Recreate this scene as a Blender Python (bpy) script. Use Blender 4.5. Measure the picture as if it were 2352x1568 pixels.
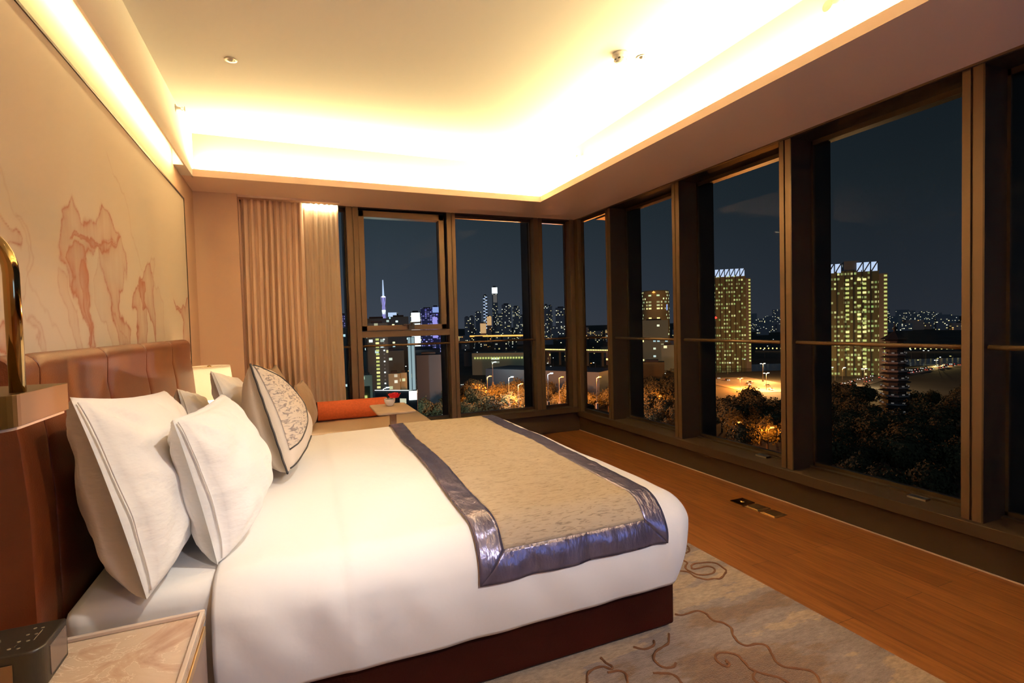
import bpy, math, random
import numpy as np
from mathutils import Vector, Matrix, noise

# ------------------------------------------------------------------ camera, world, exposure
for o in list(bpy.data.objects): bpy.data.objects.remove(o)
SC = bpy.context.scene
COL = SC.collection
CAMZ = 1.35
FPX = 1183.8
YAW, PITCH, ROLL = 0.398656865, -0.0340637839, 0.0264824665
_cb, _sb, _cy, _sy = math.cos(PITCH), math.sin(PITCH), math.cos(YAW), math.sin(YAW)
FW = Vector((_sy*_cb, _cy*_cb, _sb)); _r0 = Vector((_cy, -_sy, 0)); _d0 = FW.cross(_r0)
RT = _r0*math.cos(ROLL) + _d0*math.sin(ROLL); DN = -_r0*math.sin(ROLL) + _d0*math.cos(ROLL)
cam = bpy.data.cameras.new('camera'); camo = bpy.data.objects.new('camera', cam); COL.objects.link(camo)
m3 = Matrix((RT, -DN, -FW)).transposed()
camo.matrix_world = Matrix.Translation((0, 0, CAMZ)) @ m3.to_4x4()
cam.sensor_width = 36; cam.lens = 36*FPX/2352; cam.clip_start = .02; cam.clip_end = 6000
SC.camera = camo
vs = SC.view_settings
vs.view_transform = 'Standard'; vs.look = 'None'; vs.gamma = 1; vs.use_curve_mapping = False
vs.exposure = 0.0

w = bpy.data.worlds.new('night_sky'); SC.world = w; w.use_nodes = True
nt = w.node_tree; nt.nodes.clear()
def _n(nt, t, **k):
    n = nt.nodes.new(t)
    for a, b in k.items(): setattr(n, a, b)
    return n
_tc = _n(nt, 'ShaderNodeTexCoord'); _sx = _n(nt, 'ShaderNodeSeparateXYZ'); nt.links.new(_tc.outputs['Generated'], _sx.inputs[0])
_rp = _n(nt, 'ShaderNodeValToRGB'); nt.links.new(_sx.outputs['Z'], _rp.inputs[0])
_e = _rp.color_ramp.elements
_e[0].position = 0.0; _e[0].color = (.056, .062, .084, 1)
_e[1].position = .6; _e[1].color = (.010, .018, .027, 1)
for p_, c_ in ((.06, (.046, .055, .075, 1)), (.2, (.028, .039, .050, 1)), (.38, (.015, .024, .033, 1))):
    q_ = _rp.color_ramp.elements.new(p_); q_.color = c_
_rx = _n(nt, 'ShaderNodeMapRange'); nt.links.new(_sx.outputs['X'], _rx.inputs['Value'])
_rx.inputs['From Min'].default_value = .15; _rx.inputs['From Max'].default_value = .85
_rx.inputs['To Min'].default_value = 1.0; _rx.inputs['To Max'].default_value = .42
_bg = _n(nt, 'ShaderNodeBackground'); nt.links.new(_rp.outputs[0], _bg.inputs[0]); nt.links.new(_rx.outputs[0], _bg.inputs[1])
_wo = _n(nt, 'ShaderNodeOutputWorld'); nt.links.new(_bg.outputs[0], _wo.inputs[0])

WARM = (1.0, .68, .33)
def area(name, loc, direction, sx, sy, power, color=WARM, spread=180):
    l = bpy.data.lights.new(name, 'AREA'); l.shape = 'RECTANGLE'; l.size = sx; l.size_y = sy
    l.energy = power; l.color = color; l.spread = math.radians(spread)
    o = bpy.data.objects.new(name, l); COL.objects.link(o); o.location = loc
    o.rotation_euler = Vector(direction).to_track_quat('-Z', 'Y').to_euler()
    return o
def bar(name, a, b, direction, wid, power, color=WARM, spread=180):
    """long strip light from a to b shining along direction"""
    a = Vector(a); b = Vector(b); x = (b-a).normalized(); z = -Vector(direction).normalized()
    z = (z - x*z.dot(x)).normalized(); y = z.cross(x)
    l = bpy.data.lights.new(name, 'AREA'); l.shape = 'RECTANGLE'; l.size = (b-a).length; l.size_y = wid
    l.energy = power; l.color = color; l.spread = math.radians(spread)
    o = bpy.data.objects.new(name, l); COL.objects.link(o)
    o.matrix_world = Matrix.Translation((a+b)/2) @ Matrix((x, y, z)).transposed().to_4x4()
    return o
# weak bluish sun added to lift the dark facades, standing in for city glow
_sl = bpy.data.lights.new('moonlight', 'SUN'); _sl.energy = .14; _sl.color = (.55, .75, 1.0); _sl.angle = .2
_so = bpy.data.objects.new('moonlight', _sl); COL.objects.link(_so); _so.rotation_euler = Vector((.55, .75, -.55)).to_track_quat('-Z', 'Y').to_euler()
LED = (1, .77, .36)
# LED strips in the ceiling coves
bar('cove_light_back', (-.66, 4.890, 2.664), (2.40, 4.890, 2.664), (0, -.40, 1), .022, 158, LED)
bar('cove_light_right', (2.440, -1.3, 2.664), (2.440, 4.86, 2.664), (-.40, 0, 1), .022, 315, LED)
bar('wall_slot_light', (-.726, -1.3, 2.66), (-.726, 4.50, 2.66), (-1, 0, -.35), .02, 48, LED)
# recessed downlight over the bed, plus two added fill spots without a fixture
def spot(name, loc, tgt, power, color, angle, blend=.6, r=.04):
    l = bpy.data.lights.new(name, 'SPOT'); l.energy = power; l.color = color; l.spot_size = math.radians(angle); l.spot_blend = blend
    l.shadow_soft_size = r
    o = bpy.data.objects.new(name, l); COL.objects.link(o); o.location = loc
    o.rotation_euler = (Vector(tgt)-Vector(loc)).to_track_quat('-Z', 'Y').to_euler()
    return o
spot('downlight_beam_bed', (1.93, 2.60, 2.94), (.12, 2.92, .6), 90, (1, .90, .74), 68, .9, .06)
spot('downlight_beam_pillows', (.95, 1.15, 2.94), (-.25, 2.15, .65), 150, (1, .92, .82), 50, .9, .06)  # added spot with no fixture, brightens the pillows and sheet
spot('entry_downlight_beam', (1.0, -1.1, 2.5), (.9, 1.7, .4), 240, (.92, .88, .92), 50, .8, .08)  # added fill from behind the viewer for the near bed side, no fixture

# ------------------------------------------------------------------ helpers
def ray(u, v): return RT*((u-1176)/FPX) + DN*((v-784)/FPX) + FW
def onp(u, v, ax, val):
    d = ray(u, v); C = Vector((0, 0, CAMZ)); t = (val-C[ax])/d[ax]
    return C + d*t
def onground(u, v): return onp(u, v, 2, GZ)
GZ = -40.0

def mat(name, col, rough=.6, metal=0., var=0., scale=8., bump=0., bscale=60., stretch=(1, 1, 1), col2=None, emit=None, es=0., sheen=0., spec=.5, coat=0.):
    m = bpy.data.materials.new(name); m.use_nodes = True; t = m.node_tree; p = t.nodes['Principled BSDF']
    p.inputs['Base Color'].default_value = (*col, 1); p.inputs['Roughness'].default_value = rough; p.inputs['Metallic'].default_value = metal
    p.inputs['Specular IOR Level'].default_value = spec
    if sheen: p.inputs['Sheen Weight'].default_value = sheen
    if coat: p.inputs['Coat Weight'].default_value = coat; p.inputs['Coat Roughness'].default_value = .15
    tc = _n(t, 'ShaderNodeTexCoord'); mp = _n(t, 'ShaderNodeMapping'); mp.inputs['Scale'].default_value = stretch
    t.links.new(tc.outputs['Object'], mp.inputs[0])
    if var or col2:
        nz = _n(t, 'ShaderNodeTexNoise'); nz.inputs['Scale'].default_value = scale; nz.inputs['Detail'].default_value = 5
        t.links.new(mp.outputs[0], nz.inputs['Vector'])
        r = _n(t, 'ShaderNodeValToRGB'); c2 = col2 or tuple(c*(1-var) for c in col)
        r.color_ramp.elements[0].position = .35; r.color_ramp.elements[1].position = .65
        r.color_ramp.elements[0].color = (*c2, 1); r.color_ramp.elements[1].color = (*col, 1)
        t.links.new(nz.outputs['Fac'], r.inputs[0]); t.links.new(r.outputs[0], p.inputs['Base Color'])
    if bump:
        nb = _n(t, 'ShaderNodeTexNoise'); nb.inputs['Scale'].default_value = bscale; nb.inputs['Detail'].default_value = 4
        t.links.new(mp.outputs[0], nb.inputs['Vector'])
        b = _n(t, 'ShaderNodeBump'); b.inputs['Strength'].default_value = 1; b.inputs['Distance'].default_value = bump
        t.links.new(nb.outputs['Fac'], b.inputs['Height']); t.links.new(b.outputs[0], p.inputs['Normal'])
    if emit:
        p.inputs['Emission Color'].default_value = (*emit, 1); p.inputs['Emission Strength'].default_value = es
    m.cycles.emission_sampling = 'NONE'
    return m
def glow(name, col, s):
    m = mat(name, (.02, .02, .02), emit=col, es=s); return m

_ORG = {}
class MB:
    def __init__(s): s.v = []; s.f = []; s.m = []
    def add(s, vs, fs, mi=0):
        o = len(s.v); s.v += [tuple(x) for x in vs]; s.f += [tuple(i+o for i in f) for f in fs]; s.m += [mi]*len(fs); return s
    def box(s, x0, x1, y0, y1, z0, z1, mi=0):
        vs = [(x, y, z) for z in (z0, z1) for y in (y0, y1) for x in (x0, x1)]
        return s.add(vs, [(0, 2, 3, 1), (4, 5, 7, 6), (0, 1, 5, 4), (2, 6, 7, 3), (0, 4, 6, 2), (1, 3, 7, 5)], mi)
    def obox(s, c, half, rz, z0, z1, mi=0):
        ca, sa = math.cos(rz), math.sin(rz); pts = []
        for z in (z0, z1):
            for sy in (-1, 1):
                for sx in (-1, 1):
                    x, y = sx*half[0], sy*half[1]; pts.append((c[0]+x*ca-y*sa, c[1]+x*sa+y*ca, z))
        return s.add(pts, [(0, 2, 3, 1), (4, 5, 7, 6), (0, 1, 5, 4), (2, 6, 7, 3), (0, 4, 6, 2), (1, 3, 7, 5)], mi)
    def tube(s, path, r, n=10, mi=0, cap=True):
        P = [Vector(p) for p in path]; rr = r if isinstance(r, (list, tuple)) else [r]*len(P); rings = []
        up = Vector((0, 0, 1)); T0 = (P[1]-P[0]).normalized()
        if abs(T0.dot(up)) > .95: up = Vector((1, 0, 0))
        nrm = (up - T0*up.dot(T0)).normalized()
        for i, p in enumerate(P):
            T = ((P[min(i+1, len(P)-1)]-P[max(i-1, 0)])).normalized()
            nrm = (nrm - T*nrm.dot(T)).normalized(); b = T.cross(nrm)
            rings.append([p + (nrm*math.cos(2*math.pi*k/n) + b*math.sin(2*math.pi*k/n))*rr[i] for k in range(n)])
        vs = [q for R in rings for q in R]
        fs = [(i*n+k, i*n+(k+1) % n, (i+1)*n+(k+1) % n, (i+1)*n+k) for i in range(len(P)-1) for k in range(n)]
        if cap: fs += [tuple(range(n))[::-1], tuple((len(P)-1)*n+k for k in range(n))]
        return s.add(vs, fs, mi)
    def lathe(s, prof, c=(0, 0, 0), n=24, mi=0, M=None):
        vs = []
        for r, z in prof:
            for k in range(n):
                a = 2*math.pi*k/n; q = Vector((r*math.cos(a), r*math.sin(a), z))
                if M: q = M @ q
                vs.append(q+Vector(c))
        fs = [(i*n+k, i*n+(k+1) % n, (i+1)*n+(k+1) % n, (i+1)*n+k) for i in range(len(prof)-1) for k in range(n)]
        return s.add(vs, fs, mi)
    def grid(s, fn, nu, nv, mi=0, skip=None):
        vs = [fn(i/nu, j/nv) for j in range(nv+1) for i in range(nu+1)]
        fs = [(j*(nu+1)+i, j*(nu+1)+i+1, (j+1)*(nu+1)+i+1, (j+1)*(nu+1)+i) for j in range(nv) for i in range(nu)]
        if skip: fs = [f for f, (i, j) in zip(fs, [(i, j) for j in range(nv) for i in range(nu)]) if not skip(i, j)]
        return s.add(vs, fs, mi)
    def prism(s, poly, z0, z1, mi=0):
        n = len(poly); vs = [(x, y, z0) for x, y in poly]+[(x, y, z1) for x, y in poly]
        return s.add(vs, [tuple(range(n))[::-1], tuple(range(n, 2*n))]+[(i, (i+1) % n, n+(i+1) % n, n+i) for i in range(n)], mi)
    def build(s, name, mats, parent=None, smooth=False, bevel=0, subsurf=0, kind=None, label=None, solid=0):
        org = Vector(_ORG.get(parent.name, (0, 0, 0))) if parent else Vector((0, 0, 0))
        me = bpy.data.meshes.new(name); me.from_pydata([Vector(v)-org for v in s.v], [], s.f)
        for m in (mats if isinstance(mats, (list, tuple)) else [mats]): me.materials.append(m)
        me.polygons.foreach_set('material_index', s.m)
        if smooth: me.polygons.foreach_set('use_smooth', [True]*len(s.f))
        me.update(); o = bpy.data.objects.new(name, me); COL.objects.link(o)
        if parent: o.parent = parent; _ORG[o.name] = tuple(org)
        if solid: md = o.modifiers.new('solid', 'SOLIDIFY'); md.thickness = solid
        if bevel:
            md = o.modifiers.new('bevel', 'BEVEL'); md.width = bevel; md.segments = 3; md.limit_method = 'ANGLE'; md.angle_limit = .6
        if subsurf: md = o.modifiers.new('sub', 'SUBSURF'); md.levels = subsurf; md.render_levels = subsurf
        if kind: o['kind'] = kind
        if label: o['label'] = label
        return o
def empty(name, loc=(0, 0, 0), label=None, cat=None, group=None, kind=None):
    o = bpy.data.objects.new(name, None); COL.objects.link(o); o.location = loc; _ORG[o.name] = tuple(loc); o.empty_display_size = .1
    return tag(o, label, cat, group, kind)
def tag(o, label=None, cat=None, group=None, kind=None):
    for k, v in (('label', label), ('category', cat), ('group', group), ('kind', kind)):
        if v: o[k] = v
    return o
def clone(root, loc, rz=0, label=None, group=None, scale=None):
    r = root.copy(); COL.objects.link(r); r.location = loc; r.rotation_euler = (0, 0, rz)
    if scale: r.scale = scale
    if label: r['label'] = label
    if group: r['group'] = group
    for ch in list(root.children):
        c = ch.copy(); COL.objects.link(c); c.parent = r
        for g in ch.children:
            d = g.copy(); COL.objects.link(d); d.parent = c
    return r
def struct(name, mb, m, **k): return mb.build(name, m, kind='structure', **k)

# ------------------------------------------------------------------ materials
M = {}
M['ceil'] = mat('ceiling_paint', (.83, .80, .74), .85)
M['soffit'] = mat('soffit_warm_light_tint', (.86, .65, .52), .85)  # same paint as the ceiling, warm bounced light tinted into its colour
M['wall'] = mat('beige_wall_covering', (.70, .49, .35), .8, bump=.0006, bscale=300)
M['rearwall'] = mat('taupe_rear_wall', (.42, .34, .28), .8)
M['bronze'] = mat('bronze_frame', (.155, .10, .054), .42, .55, bump=.0003, bscale=40)
M['bronze_dark'] = mat('dark_bronze_reveal', (.07, .047, .030), .35, .6)
M['fin'] = mat('outside_dark_fin', (.07, .055, .045), .38, .6)
M['kick'] = mat('dark_bronze_kick_panel', (.032, .016, .005), .6, .15)
M['brass'] = mat('polished_brass', (.42, .29, .12), .09, 1.0)
M['brass_bright'] = mat('satin_brass_edge', (.80, .56, .26), .35, 1.0)
M['leather'] = mat('cognac_leather', (.125, .025, .004), .42, 0, var=.3, scale=3, bump=.0008, bscale=220, spec=.5)
M['leather_dark'] = mat('maroon_leather', (.028, .003, .001), .6, 0, var=.2, scale=4, bump=.0008, bscale=200, spec=.15)
M['sheet'] = mat('white_cotton', (.84, .82, .79), .85, bump=.006, bscale=6, sheen=.2)
M['pillow'] = mat('white_pillow_cotton', (.84, .81, .78), .85, bump=.010, bscale=7, stretch=(1, 1, 2.4), sheen=.2)
M['satin'] = mat('blue_grey_satin', (.17, .155, .25), .26, .6, var=.3, scale=9, bump=.006, bscale=14, stretch=(2.2, 1, 1))
M['oat'] = mat('oat_linen', (.62, .53, .44), .9, bump=.0008, bscale=350)
M['cord'] = mat('black_piping_cord', (.02, .018, .022), .6)
M['tan_fab'] = mat('tan_velvet', (.50, .34, .22), .8, bump=.002, bscale=25, sheen=.4)
M['bench'] = mat('beige_bench_leather', (.50, .37, .26), .55, bump=.0006, bscale=200)
M['orange'] = mat('orange_bolster_fabric', (.68, .13, .035), .75, var=.15, scale=60, bump=.0008, bscale=400)
M['drape'] = mat('taupe_drape', (.84, .62, .46), .85, bump=.0006, bscale=400, stretch=(1, 1, .1))
M['oak'] = mat('pale_oak', (.55, .40, .27), .45, var=.2, scale=12, stretch=(1, 6, 1))
M['porcelain'] = mat('white_porcelain', (.85, .83, .80), .2)
M['rose'] = mat('red_petal', (.55, .004, .02), .6)
M['twig'] = mat('dark_twig', (.03, .035, .03), .7)
M['black'] = mat('black_plastic', (.022, .018, .014), .38)
M['taupe'] = mat('taupe_lacquer', (.30, .215, .185), .5)
M['white_pl'] = mat('white_plastic', (.8, .78, .72), .4)
M['steel'] = mat('brushed_steel', (.5, .47, .42), .35, 1)
M['pale'] = mat('pale_skirting_edge', (.62, .50, .40), .5)
M['panel'] = mat('fabric_wall_panel', (.34, .24, .15), .8, var=.3, scale=60, stretch=(1, 1, .05))

def floor_mat():
    m = mat('oak_floor', (.3, .1, .03), .42); t = m.node_tree; p = t.nodes['Principled BSDF']
    tc = _n(t, 'ShaderNodeTexCoord'); mp = _n(t, 'ShaderNodeMapping'); mp.inputs['Rotation'].default_value = (0, 0, math.pi/2)
    t.links.new(tc.outputs['Object'], mp.inputs[0])
    b = _n(t, 'ShaderNodeTexBrick'); b.inputs['Scale'].default_value = 1; b.inputs['Brick Width'].default_value = 1.5; b.inputs['Row Height'].default_value = .125
    b.inputs['Mortar Size'].default_value = .0012; b.inputs['Color1'].default_value = (.31, .118, .030, 1); b.inputs['Color2'].default_value = (.23, .082, .020, 1)
    b.inputs['Mortar'].default_value = (.06, .022, .01, 1); b.offset = .37
    t.links.new(mp.outputs[0], b.inputs['Vector'])
    mp2 = _n(t, 'ShaderNodeMapping'); mp2.inputs['Scale'].default_value = (14, 1.2, 1); t.links.new(tc.outputs['Object'], mp2.inputs[0])
    nz = _n(t, 'ShaderNodeTexNoise'); nz.inputs['Scale'].default_value = 3; nz.inputs['Detail'].default_value = 8; nz.inputs['Distortion'].default_value = .6
    t.links.new(mp2.outputs[0], nz.inputs['Vector'])
    r = _n(t, 'ShaderNodeValToRGB'); r.color_ramp.elements[0].position = .3; r.color_ramp.elements[1].position = .7
    r.color_ramp.elements[0].color = (.62, .58, .52, 1); r.color_ramp.elements[1].color = (1.15, 1.15, 1.1, 1)
    t.links.new(nz.outputs['Fac'], r.inputs[0])
    mx = _n(t, 'ShaderNodeMix', data_type='RGBA', blend_type='MULTIPLY'); mx.inputs['Factor'].default_value = 1
    t.links.new(b.outputs['Color'], mx.inputs['A']); t.links.new(r.outputs[0], mx.inputs['B']); t.links.new(mx.outputs['Result'], p.inputs['Base Color'])
    bp = _n(t, 'ShaderNodeBump'); bp.inputs['Distance'].default_value = .0008; t.links.new(nz.outputs['Fac'], bp.inputs['Height']); t.links.new(bp.outputs[0], p.inputs['Normal'])
    return m
M['floor'] = floor_mat()

def rug_mat():
    m = mat('hand_tufted_rug', (.4, .3, .2), .95, sheen=.3); t = m.node_tree; p = t.nodes['Principled BSDF']
    tc = _n(t, 'ShaderNodeTexCoord'); mp = _n(t, 'ShaderNodeMapping'); mp.inputs['Scale'].default_value = (.55, 1.7, 1); mp.inputs['Rotation'].default_value = (0, 0, -.15)
    t.links.new(tc.outputs['Object'], mp.inputs[0])
    def ramp(sc, seed, stops, interp='LINEAR'):
        nz = _n(t, 'ShaderNodeTexNoise', noise_dimensions='4D'); nz.inputs['W'].default_value = seed;  nz.inputs['Scale'].default_value = sc; nz.inputs['Detail'].default_value = 6; nz.inputs['Roughness'].default_value = .6
        t.links.new(mp.outputs[0], nz.inputs['Vector']); r = _n(t, 'ShaderNodeValToRGB'); r.color_ramp.interpolation = interp
        r.color_ramp.elements[0].position = stops[0][0]; r.color_ramp.elements[0].color = (*stops[0][1], 1)
        r.color_ramp.elements[1].position = stops[-1][0]; r.color_ramp.elements[1].color = (*stops[-1][1], 1)
        for a, c in stops[1:-1]: e = r.color_ramp.elements.new(a); e.color = (*c, 1)
        t.links.new(nz.outputs['Fac'], r.inputs[0]); return r
    r1 = ramp(1.9, 6.4, [(.38, (.22, .12, .05)), (.44, (.31, .19, .09)), (.462, (.36, .28, .23)), (.525, (.44, .36, .31)), (.54, (.66, .50, .32)), (.62, (.70, .56, .38))])
    r2 = ramp(55, 1, [(.35, (.42, .37, .32)), (.65, (.70, .63, .56))])
    mx = _n(t, 'ShaderNodeMix', data_type='RGBA', blend_type='MULTIPLY'); mx.inputs['Factor'].default_value = 1
    t.links.new(r1.outputs[0], mx.inputs['A']); t.links.new(r2.outputs[0], mx.inputs['B']); t.links.new(mx.outputs['Result'], p.inputs['Base Color'])
    nb = _n(t, 'ShaderNodeTexNoise'); nb.inputs['Scale'].default_value = 220; t.links.new(tc.outputs['Object'], nb.inputs['Vector'])
    bp = _n(t, 'ShaderNodeBump'); bp.inputs['Distance'].default_value = .004; t.links.new(nb.outputs['Fac'], bp.inputs['Height']); t.links.new(bp.outputs[0], p.inputs['Normal'])
    return m
M['rug'] = rug_mat()
M['rugline'] = mat('brown_tufted_line', (.16, .065, .025), .95, bump=.003, bscale=220)

def streak_mat(name, base, dark, sc, stretch, lo, hi, rough=.9):
    m = mat(name, base, rough, bump=.0012, bscale=sc, stretch=stretch); t = m.node_tree; p = t.nodes['Principled BSDF']
    tc = _n(t, 'ShaderNodeTexCoord'); mp = _n(t, 'ShaderNodeMapping'); mp.inputs['Scale'].default_value = stretch; t.links.new(tc.outputs['Object'], mp.inputs[0])
    nz = _n(t, 'ShaderNodeTexNoise'); nz.inputs['Scale'].default_value = sc; nz.inputs['Detail'].default_value = 6; nz.inputs['Distortion'].default_value = 1.2
    t.links.new(mp.outputs[0], nz.inputs['Vector']); r = _n(t, 'ShaderNodeValToRGB'); r.color_ramp.elements[0].position = lo; r.color_ramp.elements[1].position = hi
    r.color_ramp.elements[0].color = (*dark, 1); r.color_ramp.elements[1].color = (*base, 1)
    t.links.new(nz.outputs['Fac'], r.inputs[0]); t.links.new(r.outputs[0], p.inputs['Base Color']); return m
M['runner'] = streak_mat('woven_beige_jacquard', (.40, .32, .23), (.22, .17, .12), 30, (.8, 4.5, 4.5), .34, .47)
M['embro'] = streak_mat('embroidered_patch', (.58, .48, .38), (.22, .18, .17), 26, (1, 1, 3), .38, .50)
def marble():
    m = mat('cream_marble', (.62, .47, .34), .25); t = m.node_tree; p = t.nodes['Principled BSDF']
    tc = _n(t, 'ShaderNodeTexCoord'); nz = _n(t, 'ShaderNodeTexNoise'); nz.inputs['Scale'].default_value = 5; nz.inputs['Detail'].default_value = 9; nz.inputs['Distortion'].default_value = 1.6; nz.inputs['Roughness'].default_value = .62
    t.links.new(tc.outputs['Object'], nz.inputs['Vector']); r = _n(t, 'ShaderNodeValToRGB'); E = r.color_ramp.elements
    E[0].position = .30; E[0].color = (.40, .24, .16, 1); E[1].position = .72; E[1].color = (.66, .52, .38, 1)
    for a, c in ((.44, (.56, .39, .27, 1)), (.495, (.60, .44, .31, 1)), (.505, (.80, .66, .50, 1)), (.515, (.60, .45, .32, 1))): e = E.new(a); e.color = c
    t.links.new(nz.outputs['Fac'], r.inputs[0]); t.links.new(r.outputs[0], p.inputs['Base Color']); return m
M['marble'] = marble()
def trans_mat(name, col, transl, mixf, transp=0):
    m = bpy.data.materials.new(name); m.use_nodes = True; t = m.node_tree; t.nodes.clear()
    d = _n(t, 'ShaderNodeBsdfDiffuse'); d.inputs[0].default_value = (*col, 1); tr = _n(t, 'ShaderNodeBsdfTranslucent'); tr.inputs[0].default_value = (*transl, 1)
    mx = _n(t, 'ShaderNodeMixShader'); mx.inputs[0].default_value = mixf; o = _n(t, 'ShaderNodeOutputMaterial')
    t.links.new(d.outputs[0], mx.inputs[1]); t.links.new(tr.outputs[0], mx.inputs[2])
    if transp:
        tp = _n(t, 'ShaderNodeBsdfTransparent'); m2 = _n(t, 'ShaderNodeMixShader'); m2.inputs[0].default_value = transp
        t.links.new(mx.outputs[0], m2.inputs[1]); t.links.new(tp.outputs[0], m2.inputs[2]); t.links.new(m2.outputs[0], o.inputs[0])
    else: t.links.new(mx.outputs[0], o.inputs[0])
    return m
M['sheer'] = trans_mat('sheer_voile', (.92, .78, .60), (.90, .76, .58), .35, .10)
M['shade'] = trans_mat('cream_lamp_shade', (.85, .82, .76), (.92, .88, .78), .6)
def glass_mat():
    m = bpy.data.materials.new('window_glass'); m.use_nodes = True; t = m.node_tree; t.nodes.clear()
    tp = _n(t, 'ShaderNodeBsdfTransparent'); tp.inputs[0].default_value = (.90, .95, .95, 1)
    g = _n(t, 'ShaderNodeBsdfGlossy'); g.inputs['Roughness'].default_value = .015; g.inputs[0].default_value = (1, 1, 1, 1)
    fr = _n(t, 'ShaderNodeFresnel'); fr.inputs[0].default_value = 1.06
    mx = _n(t, 'ShaderNodeMixShader'); o = _n(t, 'ShaderNodeOutputMaterial')
    t.links.new(fr.outputs[0], mx.inputs[0]); t.links.new(tp.outputs[0], mx.inputs[1]); t.links.new(g.outputs[0], mx.inputs[2]); t.links.new(mx.outputs[0], o.inputs[0])
    return m
M['glass'] = glass_mat()

# ------------------------------------------------------------------ room shell
XL, XR, YB, YF = -.79, 3.25, 5.60, -1.5
ZS, ZC = 2.61, 2.97       # soffit, upper ceiling
TX0, TX1, TY1 = -.71, 2.41, 4.86
struct('floor', MB().box(XL-.1, XR+.02, YF-.1, YB+.05, -.12, 0), M['floor'])
struct('wall_left', MB().box(XL-.15, XL, YF, YB+.1, 0, 3.1), M['wall'])
struct('wall_front', MB().box(XL-.15, XR+.6, YF-.15, YF, 0, 3.1), M['rearwall'])
struct('wall_back', MB().box(XL, -.44, 5.37, YB+.1, 0, ZS), M['wall'])
struct('ceiling', MB().box(XL-.15, XR+.6, YF-.15, YB+.5, ZC, ZC+.12), M['ceil'])
# soffits: back and right rings with the cove trough behind a raised lip, left bulkhead with its slot
mb = MB()
mb.box(XL, XR+.02, TY1+.012, YB+.18, ZS, ZS+.012); mb.box(XL+.0, TX1+.012, TY1, TY1+.012, ZS, 2.668)
mb.box(TX0-.07, XR+.02, 4.912, YB+.18, ZS+.012, ZC)
struct('trim_1', mb, M['soffit'])
mb = MB()
mb.box(TX1+.012, XR+.02, YF, TY1+.012, ZS, ZS+.012); mb.box(TX1, TX1+.012, YF, TY1, ZS, 2.668)
mb.box(2.462, XR+.02, YF, 4.912, ZS+.012, ZC)
struct('trim_2', mb, M['soffit'])
mb = MB().box(TX0-.012, TX0, YF, 4.912, ZS, ZC); mb.box(XL, TX0-.012, 4.56, 4.86, ZS, ZC); mb.box(XL, TX0-.012, YF, 4.56, 2.80, ZC)
struct('trim_3', mb, M['ceil'])
struct('trim_4', MB().box(XR-.018, XR-.006, YF, YB-.01, ZS-.012, ZS), M['bronze'])
# window sill ledges, kick panels, pale line at the floor
mb = MB().box(XR, XR+.45, YF, YB+.45, .0, .18); mb.box(XR-.035, XR+.2, YF, YB+.02, .18, .25)
struct('baseboard_right', mb, M['kick'], bevel=.003)
mb = MB().box(-.44, XR, YB, YB+.15, .0, .23); mb.box(-.44, XR+.2, YB-.035, YB+.15, .23, .30)
struct('baseboard_back', mb, M['kick'], bevel=.003)
struct('trim_5', MB().box(XR-.007, XR, YF, YB-.0, 0, .006), M['pale'])

# ------------------------------------------------------------------ windows
def reveal_post(mb, y, x0=XR):          # split mullion: two strips with a groove
    mb.box(x0, x0+.23, y-.048, y-.004, .25, ZS); mb.box(x0, x0+.23, y+.006, y+.044, .25, ZS); mb.box(x0+.012, x0+.22, y-.004, y+.006, .25, ZS)
MY = [4.895, 3.793, 2.648, 1.545, .43, -.68]
for k, y in enumerate(MY):
    mb = MB(); reveal_post(mb, y)
    struct('trim_%d' % (6+k), mb, M['bronze'], bevel=.002)
edges = [5.50]+MY+[-1.5]
for k in range(len(edges)-1):
    ya, yb = edges[k+1]+.045, edges[k]-.048
    if k == 0: yb = 5.50
    GX = XR-.185 if k == 0 else XR
    W = empty('window_%d' % (k+1), (XR, (ya+yb)/2, .25), kind='structure')
    mb = MB()
    if k > 0:   # bronze-lined reveals and the dark fins outside
        mb.box(XR+.0, XR+.23, yb-.006, yb+.002, .25, ZS)
    mb.box(XR+.0, XR+(.24 if k else .05), ya, yb, ZS-.012, ZS)
    if k: mb.box(XR+.165, XR+.24, ya, yb, .25, .262)
    mb.build('reveal_lining', M['bronze_dark'], W)
    mb = MB(); mb.box(GX+.205, GX+.235, ya, yb, .25, .285); mb.box(GX+.205, GX+.235, ya, yb, 2.565, ZS)
    mb.box(GX+.205, GX+.235, ya, ya+.012, .25, ZS); mb.box(GX+.205, GX+.235, yb-.02, yb, .25, ZS)
    mb.build('window_frame', M['bronze_dark'], W)
    mb = MB()
    if k: mb.box(XR+.236, XR+.41, yb-.004, yb+.06, .1, ZS+.1)
    mb.box(XR+.236, XR+.41, ya-.03, yb, ZS, ZS+.15)
    mb.build('outside_fin', M['fin'], W)
    MB().box(GX+.218, GX+.224, ya+.012, yb-.02, .285, 2.565).build('glass_pane', M['glass'], W)
    rz = 1.163
    MB().tube([(XR+.045, ya-.002, rz), (XR+.045, yb+.002, rz)], .0135, 12).build('handrail', M['bronze'], W, smooth=True)
    if k in (2, 3):
        yc = ya+.27
        MB().box(XR+.10, XR+.15, yc-.05, yc+.05, .25, .262).build('sill_vent_cover', M['steel'], W)
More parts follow.
